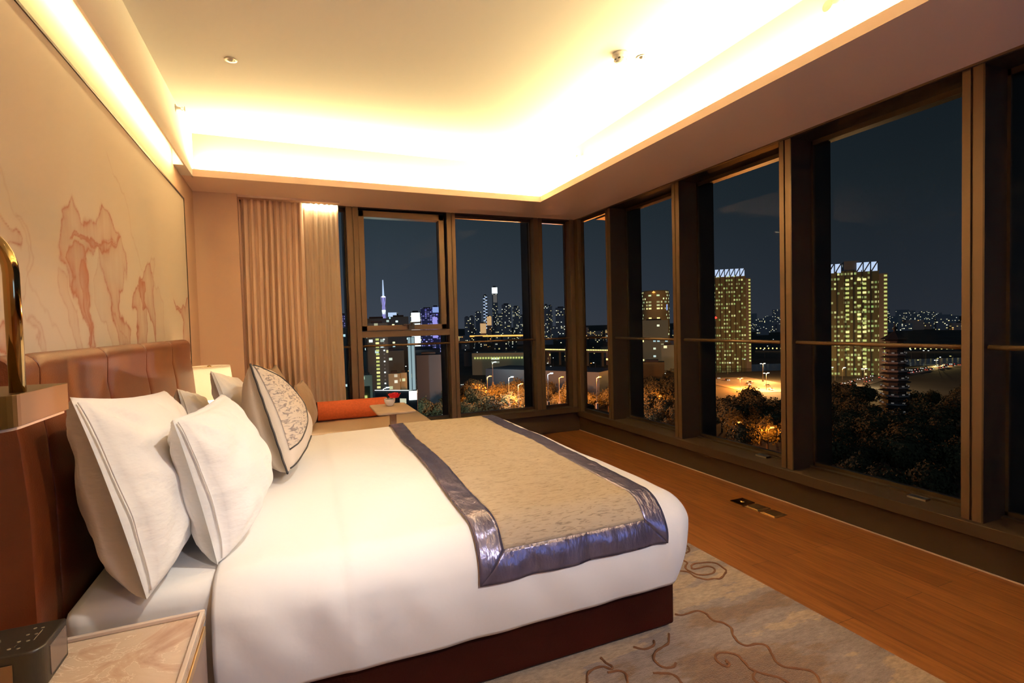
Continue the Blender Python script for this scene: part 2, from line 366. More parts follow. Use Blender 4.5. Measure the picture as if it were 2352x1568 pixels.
# back wall windows
def back_post(x0, x1, name):
    mb = MB(); xm = (x0+x1)/2+.004
    mb.box(x0, xm-.005, YB, YB+.14, .3, ZS); mb.box(xm+.005, x1, YB, YB+.14, .3, ZS); mb.box(xm-.006, xm+.006, YB+.012, YB+.13, .3, ZS)
    struct(name, mb, M['bronze'], bevel=.002)
back_post(.535, .655, 'trim_12'); back_post(1.605, 1.705, 'trim_13'); back_post(2.675, 2.79, 'trim_14')
mb = MB().box(3.155, 3.215, YB-.02, YB+.12, .25, ZS); mb.box(3.22, 3.285, 5.502, 5.62, .25, ZS); mb.box(3.215, 3.22, 5.59, 5.61, .25, ZS)
struct('trim_15', mb, M['bronze'], bevel=.003)
for k, (xa, xb) in enumerate([(-.44, .535), (.655, 1.605), (1.705, 2.675), (2.79, 3.155)]):
    W = empty('window_%d' % (8+k), ((xa+xb)/2, YB, .3), kind='structure')
    mb = MB().box(xa, xb, YB+.09, YB+.13, .3, .33); mb.box(xa, xb, YB+.09, YB+.13, 2.57, ZS); mb.box(xa, xa+.012, YB+.09, YB+.13, .3, ZS); mb.box(xb-.014, xb, YB+.09, YB+.13, .3, ZS)
    mb.box(xa, xb, YB, YB+.14, ZS-.012, ZS)
    mb.build('window_frame', M['bronze_dark'], W)
    if k in (0, 1, 2): MB().box(xb-.02, xb+.06, YB+.145, YB+.34, .1, ZS+.1).build('outside_fin', M['fin'], W)
    MB().box(xa+.012, xb-.014, YB+.108, YB+.114, .33, 2.57 if k != 1 else 1.25).build('glass_pane', M['glass'], W)
    MB().tube([(xa-.002, YB+.03, 1.155), (xb+.002, YB+.03, 1.155)], .0115, 12).build('handrail', M['bronze'], W, smooth=True)
    if k == 1:
        MB().box(xa, xb, YB+.004, YB+.13, 1.245, 1.312).build('transom', M['bronze'], W, bevel=.002)
        mb = MB(); zb, zt = 1.315, 2.575
        mb.box(xa, xa+.055, YB-.012, YB+.10, zb, zt); mb.box(xb-.095, xb-.035, YB-.012, YB+.10, zb, zt)
        mb.box(xa, xb-.035, YB-.012, YB+.10, zb, zb+.055); mb.box(xa, xb-.035, YB-.012, YB+.10, zt-.065, zt)
        sa = mb.build('casement_sash', M['bronze'], W, bevel=.003)
        MB().box(xa+.055, xb-.095, YB+.05, YB+.056, zb+.055, zt-.065).build('glass_pane', M['glass'], sa)
        mb = MB().box(1.14, 1.20, YB-.045, YB-.012, zb+.01, zb+.05); mb.tube([(1.17, YB-.05, zb+.075), (1.27, YB-.065, zb+.078)], .009); mb.tube([(1.17, YB-.03, zb+.04), (1.17, YB-.05, zb+.078)], .012); mb.box(1.08, 1.20, YB-.05, YB-.012, zb+.055, zb+.066)
        mb.build('handle', M['black'], sa)

# ------------------------------------------------------------------ artwork on the left wall
ART = [  # (fill strength, edge strength, edge width, closed, pixel outline)
 (.34, .30, .008, 1, [(131,500),(116,559),(124,590),(133,612),(153,668),(176,722),(189,745),(190,800),(204,800),(196,755),(195,696),(187,643),(181,602),(194,577),(217,569),(222,577),(240,573),(258,550),(263,538),(276,582),(277,610),(275,633),(268,658),(260,663),(256,700),(260,717),(275,742),(286,765),(288,800),(265,800),(258,760),(245,724),(240,684),(222,628),(212,579),(225,560),(250,545),(262,540),(251,523),(238,496),(224,477),(207,496),(193,510),(180,506),(167,499),(151,455),(141,456),(128,480)]),
 (.42, .35, .006, 1, [(150,565),(165,560),(180,572),(188,600),(181,620),(187,650),(194,700),(195,735),(190,760),(176,730),(160,690),(150,655),(152,640),(140,610),(133,590)]),
 (.85, .5, .004, 1, [(143,548),(158,530),(176,533),(194,549),(217,562),(230,560),(246,552),(263,541),(258,553),(242,566),(230,577),(222,580),(208,572),(194,563),(176,546),(160,543),(150,552)]),
 (.50, .5, .004, 1, [(166,622),(172,610),(180,606),(184,640),(188,700),(193,730),(192,790),(188,790),(186,740),(172,680),(165,650)]),
 (.16, .22, .005, 1, [(124,612),(118,642),(122,672),(140,712),(152,752),(164,800),(176,800),(168,740),(150,690),(140,660),(136,630)]),
 (.12, .2, .005, 1, [(212,600),(200,640),(202,690),(214,720),(235,750),(245,800),(285,800),(265,745),(242,700),(228,650)]),
 (.07, .16, .005, 0, [(232,350),(245,400),(275,448),(284,490),(292,540),(304,575),(316,618)]),
 (.40, .35, .006, 1, [(327,600),(318,625),(310,638),(308,655),(298,668),(294,690),(293,704),(303,710),(306,800),(327,800),(328,712),(336,735),(343,760),(349,800),(345,720),(342,690),(345,660),(340,628),(334,607)]),
 (.6, .4, .004, 1, [(312,640),(324,645),(326,665),(320,690),(328,712),(318,712),(312,690),(308,668)]),
 (.10, .2, .005, 1, [(334,607),(338,587),(344,592),(346,612),(342,643),(357,668),(367,704),(366,740),(372,800),(349,800),(345,740),(344,680)]),
 (.55, .4, .005, 1, [(390,689),(398,700),(406,708),(420,698),(424,680),(428,660),(436,700),(438,800),(415,800),(413,760),(413,740),(408,717),(396,706)]),
 (.2, .3, .005, 1, [(-40,505),(0,520),(14,535),(26,556),(20,574),(4,565),(-40,600)]),
 (.0, .2, .005, 0, [(20,500),(34,522),(48,548),(51,585),(50,622),(43,645),(38,663),(28,690)]),
 (.45, .4, .006, 1, [(-60,740),(0,758),(10,775),(18,800),(-60,800)]),
 (.12, .25, .005, 1, [(33,719),(45,728),(56,737),(71,763),(82,800),(64,800),(66,775),(58,755),(46,738)]),
 (.08, .14, .005, 0, [(-60,380),(-20,400),(0,470),(20,510),(45,560),(40,620),(60,680),(110,760),(140,810)]),
]
def artwork():
    y0, y1, z0, z1 = 1.0, 4.776, .95, 2.40; st = .0055
    ny, nz = int((y1-y0)/st), int((z1-z0)/st)
    ys = np.linspace(y0, y1, ny+1); zs = np.linspace(z0, z1, nz+1); Y, Z = np.meshgrid(ys, zs)
    base = np.array([.64, .56, .46]); ink = np.array([.36, .12, .07])
    rng = np.random.RandomState(5)
    def nmap(scy, scz, seed):
        r = np.random.RandomState(seed); g = r.rand(int((z1-z0)*scz)+3, int((y1-y0)*scy)+3)
        fy = (Y-y0)*scy; fz = (Z-z0)*scz; iy = fy.astype(int); iz = fz.astype(int); ty = fy-iy; tz = fz-iz; ty = ty*ty*(3-2*ty); tz = tz*tz*(3-2*tz)
        return (g[iz, iy]*(1-ty)+g[iz, iy+1]*ty)*(1-tz)+(g[iz+1, iy]*(1-ty)+g[iz+1, iy+1]*ty)*tz
    wy = (nmap(18, 14, 1)-.5)*.05+(nmap(60, 50, 2)-.5)*.012; wz = (nmap(16, 12, 3)-.5)*.05+(nmap(55, 50, 4)-.5)*.012
    tex = nmap(22, 4, 8)*.55+nmap(60, 12, 9)*.45
    A = np.zeros_like(Y)
    for fill, edge, ew, closed, px in ART:
        pts = [onp(u, v, 0, XL) for u, v in px]; P = np.array([(p.y, p.z) for p in pts])
        bx = (P[:, 0].min()-.12, P[:, 0].max()+.12, P[:, 1].min()-.12, P[:, 1].max()+.12)
        j0, j1 = np.searchsorted(ys, bx[0]), np.searchsorted(ys, bx[1]); i0, i1 = np.searchsorted(zs, bx[2]), np.searchsorted(zs, bx[3])
        if j1 <= j0 or i1 <= i0: continue
        y = (Y+wy)[i0:i1, j0:j1]; z = (Z+wz)[i0:i1, j0:j1]; d = np.full(y.shape, 9.); ins = np.zeros(y.shape, bool); n = len(P)
        for k in range(n if closed else n-1):
            a = P[k]; b = P[(k+1) % n]; e = b-a; L = max(e@e, 1e-9)
            t = np.clip(((y-a[0])*e[0]+(z-a[1])*e[1])/L, 0, 1); d = np.minimum(d, np.hypot(y-a[0]-t*e[0], z-a[1]-t*e[1]))
            c = ((a[1] > z) != (b[1] > z)) & (y < (b[0]-a[0])*(z-a[1])/(b[1]-a[1]+1e-12)+a[0]); ins ^= c
        if not closed: ins[:] = False
        fill, edge = min(.9, fill*1.55), min(.9, edge*1.5)
        al = np.where(ins, fill*(.35+.65*np.exp(-d/.05))*(.45+.9*tex[i0:i1, j0:j1]), 0)+edge*np.exp(-(d/ew)**2)*(.5+.8*tex[i0:i1, j0:j1]) + fill*.12*np.exp(-d/.03)*(~ins)
        A[i0:i1, j0:j1] = 1-(1-A[i0:i1, j0:j1])*(1-np.clip(al, 0, .95))
    wash = np.clip((nmap(2.2, 1.2, 20)-.55)*.35, 0, .1)
    A = 1-(1-A)*(1-wash)
    colr = base[None, None, :]*(1-A[..., None])+ink[None, None, :]*A[..., None]
    colr = colr*(1+(nmap(1.5, 1.5, 30)-.5)[..., None]*.06)
    x = XL+.022
    V = np.stack([np.full(Y.size, x), Y.ravel(), Z.ravel()], 1)
    idx = np.arange(Y.size).reshape(Y.shape); F = np.stack([idx[:-1, :-1], idx[:-1, 1:], idx[1:, 1:], idx[1:, :-1]], -1).reshape(-1, 4)
    me = bpy.data.meshes.new('canvas'); me.vertices.add(len(V)); me.vertices.foreach_set('co', (V-np.array([XL, 2.9, .95])).ravel())
    me.loops.add(F.size); me.loops.foreach_set('vertex_index', F.ravel()); me.polygons.add(len(F))
    me.polygons.foreach_set('loop_start', np.arange(0, F.size, 4)); me.polygons.foreach_set('loop_total', np.full(len(F), 4)); me.update(calc_edges=True)
    at = me.color_attributes.new('ink', 'FLOAT_COLOR', 'POINT'); at.data.foreach_set('color', np.concatenate([colr.reshape(-1, 3), np.ones((Y.size, 1))], 1).ravel())
    m = mat('ink_wash_on_silk', (.7, .6, .5), .75, bump=.0004, bscale=500); t = m.node_tree
    a = _n(t, 'ShaderNodeVertexColor'); a.layer_name = 'ink'; t.links.new(a.outputs[0], t.nodes['Principled BSDF'].inputs['Base Color']); me.materials.append(m)
    root = empty('wall_artwork', (XL, 2.9, .95), 'wide cream wall panel painted with brown ink-wash plumes above the headboard', 'artwork')
    o = bpy.data.objects.new('canvas', me); COL.objects.link(o); o.parent = root
    MB().box(XL+.001, XL+.021, y0, y1, z0, z1).build('backing_board', M['wall'], root)
    MB().box(XL+.001, XL+.027, y0, y1+.012, z1, z1+.012).box(XL+.001, XL+.027, y1, y1+.012, z0, z1).build('frame', M['bronze_dark'], root)
artwork()

# ------------------------------------------------------------------ bed
BX0, BX1, BY0, BY1 = -.62, 1.47, 1.758, 3.80
bed = empty('bed', (.42, 2.78, 0), 'large bed with cognac leather headboard and maroon leather base', 'bed')
mb = MB().box(-.64, BX1, BY0, BY1, .035, .262); mb.build('base', M['leather_dark'], bed, bevel=.012)
MB().box(-.60, BX1-.08, BY0+.08, BY1-.08, 0.0105, .04).build('plinth', M['black'], bed)
MB().box(-.615, 1.40, 1.73, 3.80, .264, .604).build('mattress', M['sheet'], bed, bevel=.05, smooth=True)
# headboard: four upholstered channels with a rolled top
def hb_profile():
    pts = [(-.64, .02), (-.632, .30), (-.626, .62), (-.628, .90), (-.640, 1.08), (-.655, 1.18)]
    for a in range(-10, 190, 20):
        r = math.radians(a); pts.append((-.690+.038*math.cos(r), 1.262+.042*math.sin(r)))
    pts += [(-.745, 1.24), (-.75, .9), (-.75, .02)]
    return pts
HP = hb_profile()
hys = [1.668, 1.825, 2.387, 2.942, 3.512, 4.075]
for a, b in zip(hys[:-1], hys[1:]):
    n = 14; g = .0025; mb = MB()
    def f(u, v, a=a, b=b):
        k = v*(len(HP)-1); i = min(int(k), len(HP)-2); t = k-i
        x = HP[i][0]*(1-t)+HP[i+1][0]*t; z = HP[i][1]*(1-t)+HP[i+1][1]*t
        y = a+g+(b-a-2*g)*u; e = min(u, 1-u)*(b-a); puff = .008*(1-math.exp(-e/.012))-.008
        cx, cz = -.70, 1.1 if z > 1.1 else z
        dx, dz = x-cx, z-cz; L = math.hypot(dx, dz) or 1
        return (x+dx/L*puff, y, z+dz/L*puff)
    us = sorted(set([0, .01, .03, .06, .1, .2, .35, .5, .65, .8, .9, .94, .97, .99, 1]))
    vs_ = [f(u, j/(len(HP)-1)) for j in range(len(HP)) for u in us]; nu = len(us)
    fs = [(j*nu+i, j*nu+i+1, (j+1)*nu+i+1, (j+1)*nu+i) for j in range(len(HP)-1) for i in range(nu-1)]
    fs += [tuple(j*nu for j in range(len(HP))), tuple(j*nu+nu-1 for j in range(len(HP)))[::-1]]
    mb.add(vs_, fs); mb.build('headboard_panel', M['leather'], bed, smooth=False)
for o in list(bed.children):
    if o.name.startswith('headboard_panel'):
        o.data.polygons.foreach_set('use_smooth', [len(p.vertices) == 4 for p in o.data.polygons])
MB().box(-.758, -.750, 1.68, 4.05, .03, 1.24).build('headboard_back', M['leather_dark'], bed)

# duvet: rounded shell over the mattress
DX0, DX1, DY0, DY1, DZ0, DZ1 = -.25, 1.505, 1.665, 3.855, .247, .632
RR = .115
def dsurf(x, y, z, off=0.):
    """nearest point of the pillowy rounded duvet box, with an offset outward"""
    rx = RR; inner = (min(x, DX1-rx), min(max(y, DY0+rx), DY1-rx), min(z, DZ1-rx))
    d = Vector((x-inner[0], y-inner[1], z-inner[2])); L = d.length
    nrm = d/L if L > 1e-6 else Vector((0, 0, 1)); p = Vector(inner)+nrm*(rx if L > 1e-6 else 0)
    # fullness: sides belly out in mid height, tuck in at the hem; top undulates softly
    h = max(0, min(1, (p.z-DZ0)/(DZ1-DZ0))); side = 1-abs(nrm.z)
    belly = .022*math.sin(math.pi*min(1, h*1.05))*side - .035*(1-h)**3*side
    wob = noise.noise(Vector((p.x*2.2, p.y*2.2, p.z*2.2)))*.010 + noise.noise(Vector((p.x*7, p.y*5, p.z*4+7)))*.0045*(.6+side)
    fold = (.0045*math.sin(p.x*26+p.z*9+3*noise.noise(Vector((p.x*3, p.y*3, 0))))+.010*noise.noise(Vector((p.x*9+p.z*4, p.y*9, p.z*2.5))))*side*math.sin(math.pi*h)
    crown = .006*math.sin(math.pi*max(0, min(1, (p.y-DY0)/(DY1-DY0))))*max(0, nrm.z)
    head = -.018*math.exp(-((p.x-DX0)/.05))*1.0
    ridge = .006*(1/(1+math.exp(-(p.x-(.125+.02*(p.y-1.6)))/.006)))-.003
    return p+nrm*(belly+wob+fold+off+head+ridge)+Vector((0, 0, crown))
Tlen = (DZ1-DZ0)
def sweep(s):     # arc coordinate across the bed: 0 = near hem, to far hem
    a = Tlen; b = DY1-DY0
    if s < a: return DY0, DZ0+s
    if s < a+b: return DY0+(s-a), DZ1
    return DY1, DZ1-(s-a-b)
SL = 2*Tlen+DY1-DY0
XLn = (DX1-DX0)+Tlen
def duvet_pt(u, v):
    s = v*SL; y, z = sweep(s); q = u*XLn
    if q <= DX1-DX0: x = DX0+q
    else:
        x = DX1; z2 = DZ1-(q-(DX1-DX0)); 
        z = min(z, z2)
    return dsurf(x, y, z)
# near/far sides and top as one sheet, foot side as a second patch welded along the edge
mb = MB(); NU, NV = 150, 190
mb.grid(lambda u, v: dsurf(DX0+(DX1-DX0)*u, *sweep(v*SL)), NU, NV)
def foot(u, v):
    y, z = sweep(v*SL); return dsurf(DX1, y, z)
zc = [DZ0+(DZ1-DZ0)*k/24 for k in range(25)]
mb.grid(lambda u, v: dsurf(DX1, DY0+(DY1-DY0)*u, DZ0+(DZ1-DZ0)*v), 120, 30)
dv = mb.build('duvet', M['sheet'], smooth=True, solid=0)
bm_w = dv.modifiers.new('weld', 'WELD'); bm_w.merge_threshold = .003
sd = dv.modifiers.new('thick', 'SOLIDIFY'); sd.thickness = .012; sd.offset = -1
tag(dv, 'plump white duvet spread over the large bed', 'duvet')

# bed runner with satin border following the duvet
run = empty('bed_runner', (1.0, 2.78, DZ1), 'beige woven bed runner with blue-grey satin border across the duvet', 'bed runner')
RS0 = .465-DZ0; RS1 = Tlen+(DY1-DY0)+.10; RXa, RXb = .575, 1.365
def rx(u, s):
    t = (s-RS0)/(RS1-RS0); wav = .006*math.sin(s*5+1)
    return RXa+(RXb-RXa)*u-.035*(1-t)**2+.03*t+wav
BW = .095; RWd = RXb-RXa; RLn = RS1-RS0
def rpt(a, b, off=.010):      # a,b metres across width / along length
    s = RS0+b; y, z = sweep(s); x = rx(a/RWd, s)
    rip = .0035*noise.noise(Vector((a*14, b*14, 3)))
    return dsurf(x, y, z, off+rip)
def rgrid(mb, a0, a1, b0, b1, na, nb, off=.010, shear=None):
    def f(u, v):
        if shear: a, b = shear(u, v)
        else: a, b = a0+(a1-a0)*u, b0+(b1-b0)*v
        return rpt(a, b, off)
    mb.grid(f, na, nb)
mb = MB(); rgrid(mb, BW, RWd-BW, BW, RLn-BW, 60, 170); mb.build('woven_centre', M['runner'], run, smooth=True, solid=-.004)
for nm, sh, na, nb in (
  ('satin_border', lambda u, v: (BW*u, BW*u+(RLn-2*BW*u)*v), 8, 180),
  ('satin_border', lambda u, v: (RWd-BW*u, BW*u+(RLn-2*BW*u)*v), 8, 180),
  ('satin_border', lambda u, v: (BW*v+(RWd-2*BW*v)*u, BW*v), 70, 8),
  ('satin_border', lambda u, v: (BW*v+(RWd-2*BW*v)*u, RLn-BW*v), 70, 8)):
    mb = MB(); rgrid(mb, 0, 0, 0, 0, na, nb, .012, sh); o = mb.build(nm, M['satin'], run, smooth=True)
    s_ = o.modifiers.new('s', 'SOLIDIFY'); s_.thickness = .005; s_.offset = 0

# ------------------------------------------------------------------ pillows
def pillow_mesh(w, h, tf, tb, seed, pinch=.07, n=44, wr=.008, p=.5):
    """u across (local Y), v up (local Z), thickness along local X; bottom at z=0"""
    def pt(u, v, side):
        U, V = 2*u-1, 2*v-1
        y = w/2*U*(1-pinch*(1-V*V)); z = h/2*V*(1-pinch*(1-U*U))+h/2
        T = (tf if side > 0 else tb); f = max(0, (1-U**2)*(1-V**2))**p
        ed = 1-math.exp(-6*max(0, (1-abs(U))*(1-abs(V))))
        sag = 1+.22*(-V)
        nz = noise.noise(Vector((U*2.3+seed, V*2.3, side)))*.5+noise.noise(Vector((U*5+seed, V*3.2+U*2, side+4)))*.5
        cr = 0
        for cu in (-1, 1):
            for cv in (-1, 1):
                du, dv_ = U-cu, V-cv; r = math.hypot(du, dv_); an = math.atan2(dv_, du)
                cr += math.sin(an*9+seed+cu)*math.exp(-((r-.35)/.28)**2)
        x = side*(T*f*sag+ed*(wr*nz*1.6+wr*.55*cr)*(f > 0)+.003)
        return (x+ .012*math.sin(V*1.7+seed), y+.006*nz*(1-ed), z)
    mb = MB()
    for side in (1, -1): mb.grid(lambda u, v, s=side: pt(u, v, s), n, n)
    e = [(i/n, 0) for i in range(n)]+[(1, j/n) for j in range(n)]+[(1-i/n, 1) for i in range(n)]+[(0, 1-j/n) for j in range(n)]
    vs_ = [pt(u, v, 1) for u, v in e]+[pt(u, v, -1) for u, v in e]; k = len(e)
    mb.add(vs_, [(i, (i+1) % k, k+(i+1) % k, k+i) for i in range(k)])
    return mb, pt
def place(root, base, lean, yaw=0, roll=0):
    root.matrix_world = Matrix.Translation(base) @ Matrix.Rotation(yaw, 4, 'Z') @ Matrix.Rotation(-lean, 4, 'Y') @ Matrix.Rotation(roll, 4, 'X')
def pillow4(name, cs, tf, tb, seed, mat_, pinch=.05, n=46, wr=.011, p=.42, sag=.25):
    """pillow stretched between four world corners: bottom near, bottom far, top near, top far"""
    bn, bf, tn, tfar = [Vector(c) for c in cs]; org = (bn+bf)/2
    def pt(u, v, side, off=0.):
        U, V = 2*u-1, 2*v-1
        U2 = U*(1-pinch*(1-V*V)); V2 = V*(1-pinch*1.2*(1-U*U)); a, b = (U2+1)/2, (V2+1)/2
        q = bn*(1-a)*(1-b)+bf*a*(1-b)+tn*(1-a)*b+tfar*a*b
        ay = (bf-bn)*(1-b)+(tfar-tn)*b; az = (tn-bn)*(1-a)+(tfar-bf)*a; nn = ay.cross(az).normalized()
        T = tf if side > 0 else tb; f = max(0, (1-U**2)*(1-V**2))**p; ed = min(1, 1.6*f)
        nz = noise.noise(Vector((U*2.3+seed, V*2.3, side)))*.6+noise.noise(Vector((U*5+seed, V*3.2+U*2, side+4)))*.45
        cr = 0
        for cu in (-1, 1):
            for cv in (-1, 1):
                du, dv_ = U-cu, V-cv; r = math.hypot(du, dv_); an = math.atan2(dv_, du)
                cr += math.sin(an*10+seed*1.3+cu)*math.exp(-((r-.38)/.26)**2)
        x = side*(T*f*(1-sag*V)+ed*wr*(1.8*nz+.75*cr)+ed*.004*math.sin(14*(b+.35*a)+5*noise.noise(Vector((a*3, b*3, seed))))*max(0, noise.noise(Vector((a*2.5, b*2.5, seed+9)))+.25)+.0025+off)
        return q+nn*x+Vector((0, 0, .004*nz*(1-ed)))
    mb = MB()
    for side in (1, -1): mb.grid(lambda u, v, s=side: pt(u, v, s), n, n)
    return mb, pt, org
def PX(u, v, x): return onp(u, v, 0, x)
def pillow(cs, tf, tb, label, seed, **k):
    mb, pt, org = pillow4('pillow', cs, tf, tb, seed, M['pillow'], **k)
    r = empty('pillow', tuple(org), label, 'pillow')
    c = mb.build('pillow_case', M['pillow'], r, smooth=True); wd = c.modifiers.new('w', 'WELD'); wd.merge_threshold = .006
    MB().tube([pt(.004, .03+.94*k/40, 1, .001) for k in range(41)], .0022, 6).build('side_seam', M['pillow'], r, smooth=True)
pillow((PX(337, 1376, -.40), (-.42, 2.55, .625), PX(160, 912, -.55), PX(377, 897, -.57)), .13, .15, 'big white pillow nearest the viewer, leaning on the leather headboard', 1.3)
pillow(((-.43, 2.76, .63), (-.43, 3.60, .63), PX(407, 892, -.58), (-.58, 3.60, .98)), .10, .10, 'white pillow against the far end of the headboard, mostly hidden', 5.1)
pillow((PX(500, 1297, -.25), (-.20, 2.55, .655), PX(395, 961, -.355), PX(509, 905, -.31)), .15, .10, 'plump white pillow in front of the biggest one, nearest the duvet', 8.2)
pillow(((-.26, 2.92, .655), (-.22, 3.62, .655), PX(483, 851, -.40), PX(542, 866, -.36)), .09, .07, 'white pillow with a pointed corner silhouetted against the lit lamp shade', 3.3)

def cushion():
    cs = (PX(660, 1087, -.055), (-.03, 3.30, .655), PX(575, 838, -.20), (-.19, 3.24, 1.13))
    mb, pt, org = pillow4('c', cs, .15, .14, 2.2, None, pinch=.03, wr=.005, p=.45, sag=.3)
    r = empty('throw_cushion', tuple(org), 'oatmeal square cushion with black piping and embroidered front, standing on the bed', 'cushion')
    c = mb.build('cushion_cover', M['oat'], r, smooth=True); c.modifiers.new('w', 'WELD').merge_threshold = .006
    k = 40; E = [(0, j/k) for j in range(k)]+[(i/k, 1) for i in range(k)]+[(1, 1-j/k) for j in range(k)]+[(1-i/k, 0) for i in range(k+1)]
    MB().tube([pt(u, v, 1, -.002)+Vector((0, 0, .003*math.sin(40*(u+v)))) for u, v in E], .0048, 8, cap=False).build('piping', M['cord'], r, smooth=True)
    def arc(v): return .50*math.sin(math.pi*min(1, max(0, (1-v)/.82))**.9)**.8
    def fp(u, v, o=.003): return pt(u, v, 1, o)
    g = MB(); g.grid(lambda u, v: fp(.012+arc(.18+.82*v)*u, .18+.81*v), 26, 60); g.build('embroidered_panel', M['embro'], r, smooth=True)
    MB().tube([fp(.012+arc(.18+.82*j/60), .18+.81*j/60, .004) for j in range(61)], .0036, 8).build('curved_cord', M['cord'], r, smooth=True)
    MB().tube([fp(.005+.34*j/30, .03+.13*(j/30)**1.6, .004) for j in range(31)], .0036, 8).build('curved_cord', M['cord'], r, smooth=True)
cushion()

# ------------------------------------------------------------------ nightstands, lamps, clock
def nightstand(x0, x1, y0, y1, label, zt=.57):
    r = empty('nightstand', ((x0+x1)/2, (y0+y1)/2, 0), label, 'nightstand')
    MB().box(x0, x1-.018, y0+.006, y1-.006, .06, zt-.032).build('body', M['taupe'], r, bevel=.004)
    MB().box(x0, x1, y0, y1, zt-.03, zt-.012).build('marble_top', M['marble'], r)
    mb = MB()
    for b in ((x0, x1, y0, y0+.012), (x0, x1, y1-.012, y1), (x0, x0+.012, y0+.012, y1-.012), (x1-.012, x1, y0+.012, y1-.012)): mb.box(*b, zt-.012, zt)
    mb.build('rim', M['pale'], r, bevel=.003)
    MB().box(x1-.012, x1+.004, y0+.004, y1-.03, zt-.058, zt-.034).build('brass_pull', M['brass_bright'], r, bevel=.002)
    MB().box(x1-.018, x1, y0+.008, y1-.008, .31, zt-.062).build('drawer', M['taupe'], r, bevel=.003)
    MB().box(x1-.018, x1, y0+.008, y1-.008, .07, .304).build('drawer', M['taupe'], r, bevel=.003)
    mb = MB()
    MB().box(x0+.03, x1-.04, y0+.03, y1-.03, .002, .06).build('plinth', M['black'], r)
nightstand(-.70, -.262, 1.12, 1.662, 'taupe nightstand with marble tray top beside the near side of the bed')
nightstand(-.74, -.28, 4.09, 4.50, 'nightstand under the glowing lamp beyond the far side of the bed', .62)
# glowing table lamp
lc = (-.575, 4.26)
lamp = empty('table_lamp', (*lc, .62), 'table lamp with glowing cream drum shade behind the pillows', 'lamp')
MB().lathe([(0, .622), (.07, .622), (.072, .632), (.03, .65), (.022, .70), (.05, .76), (.055, .80), (.03, .86), (.012, .88), (.0, .88)], (*lc, 0), 24).build('lamp_base', M['oak'], lamp, smooth=True)
MB().tube([(*lc, .87), (*lc, 1.11)], .006).build('stem', M['brass'], lamp, smooth=True)
sh = MB().lathe([(.158, .875), (.133, 1.105)], (*lc, 0), 48).lathe([(.155, .875), (.130, 1.105)], (*lc, 0), 48).build('lamp_shade', M['shade'], lamp, smooth=True)
MB().lathe([(0, 1.092), (.131, 1.092)], (*lc, 0), 40).build('top_diffuser', M['shade'], lamp)
mb = MB().tube([(lc[0]-.13, lc[1], 1.098), (lc[0]+.13, lc[1], 1.098)], .0025, 6); mb.tube([(lc[0], lc[1]-.13, 1.098), (lc[0], lc[1]+.13, 1.098)], .0025, 6); mb.lathe([(0, 1.112), (.012, 1.108), (.012, 1.098)], (*lc, 0), 12)
mb.build('finial', M['brass'], lamp)
l = bpy.data.lights.new('lamp_bulb', 'POINT'); l.energy = 110; l.color = (1, .80, .55); l.shadow_soft_size = .035; lo = bpy.data.objects.new('lamp_bulb', l); COL.objects.link(lo); lo.location = (*lc, .98)

# brass bedside reading lamp on the near side
rl = empty('reading_lamp', (XL, 1.26, 1.2), 'brass swan-neck reading lamp reaching in at the left edge', 'lamp')
def rrect(x0, x1, y0, y1, r, n=8):
    P = []
    for cx, cy, a0 in ((x1-r, y0+r, -90), (x1-r, y1-r, 0), (x0+r, y1-r, 90), (x0+r, y0+r, 180)):
        for k in range(n+1):
            a = math.radians(a0+90*k/n); P.append((cx+r*math.cos(a), cy+r*math.sin(a)))
    return P
hp = rrect(-.64, -.47, 1.165, 1.441, .004)
# rounded near corner only
hp = [(-.47, 1.441), (-.64, 1.441), (-.64, 1.165)]+[(-.53+.06*math.sin(math.radians(a)), 1.225-.06*math.cos(math.radians(a))) for a in range(0, 91, 10)]
hp = hp[::-1]
M['brass_dark'] = mat('aged_brass', (.075, .045, .013), .42, .35, spec=.25)  # same brass as the neck, dark room reflection put into the base colour
mb = MB().prism(hp, 1.186, 1.2455); o = mb.build('lamp_head', M['brass_dark'], rl); md = o.modifiers.new('b', 'BEVEL'); md.width = .0012; md.segments = 2; md.limit_method = 'ANGLE'; md.angle_limit = .9
inner = [(x*.94-.033, 1.303+(y-1.303)*.92) for x, y in hp]
MB().prism(inner, 1.180, 1.1865).build('diffuser', M['white_pl'], rl)
path = [(-.487, 1.262, 1.24), (-.487, 1.262, 1.47)]
for a in range(10, 91, 10): path.append((-.487-.10*(1-math.cos(math.radians(a))), 1.262, 1.47+.10*math.sin(math.radians(a))))
path += [(-.70, 1.262, 1.57), (XL+.025, 1.262, 1.57)]
MB().tube(path, .0125, 20).build('swan_neck', M['brass'], rl, smooth=True)
MB().lathe([(0, 0), (.05, 0), (.05, .02), (0, .02)], (XL+.022, 1.262, 1.57), 28, M=Matrix.Rotation(math.pi/2, 4, 'Y').to_3x3()).build('wall_plate', M['brass'], rl, smooth=False)

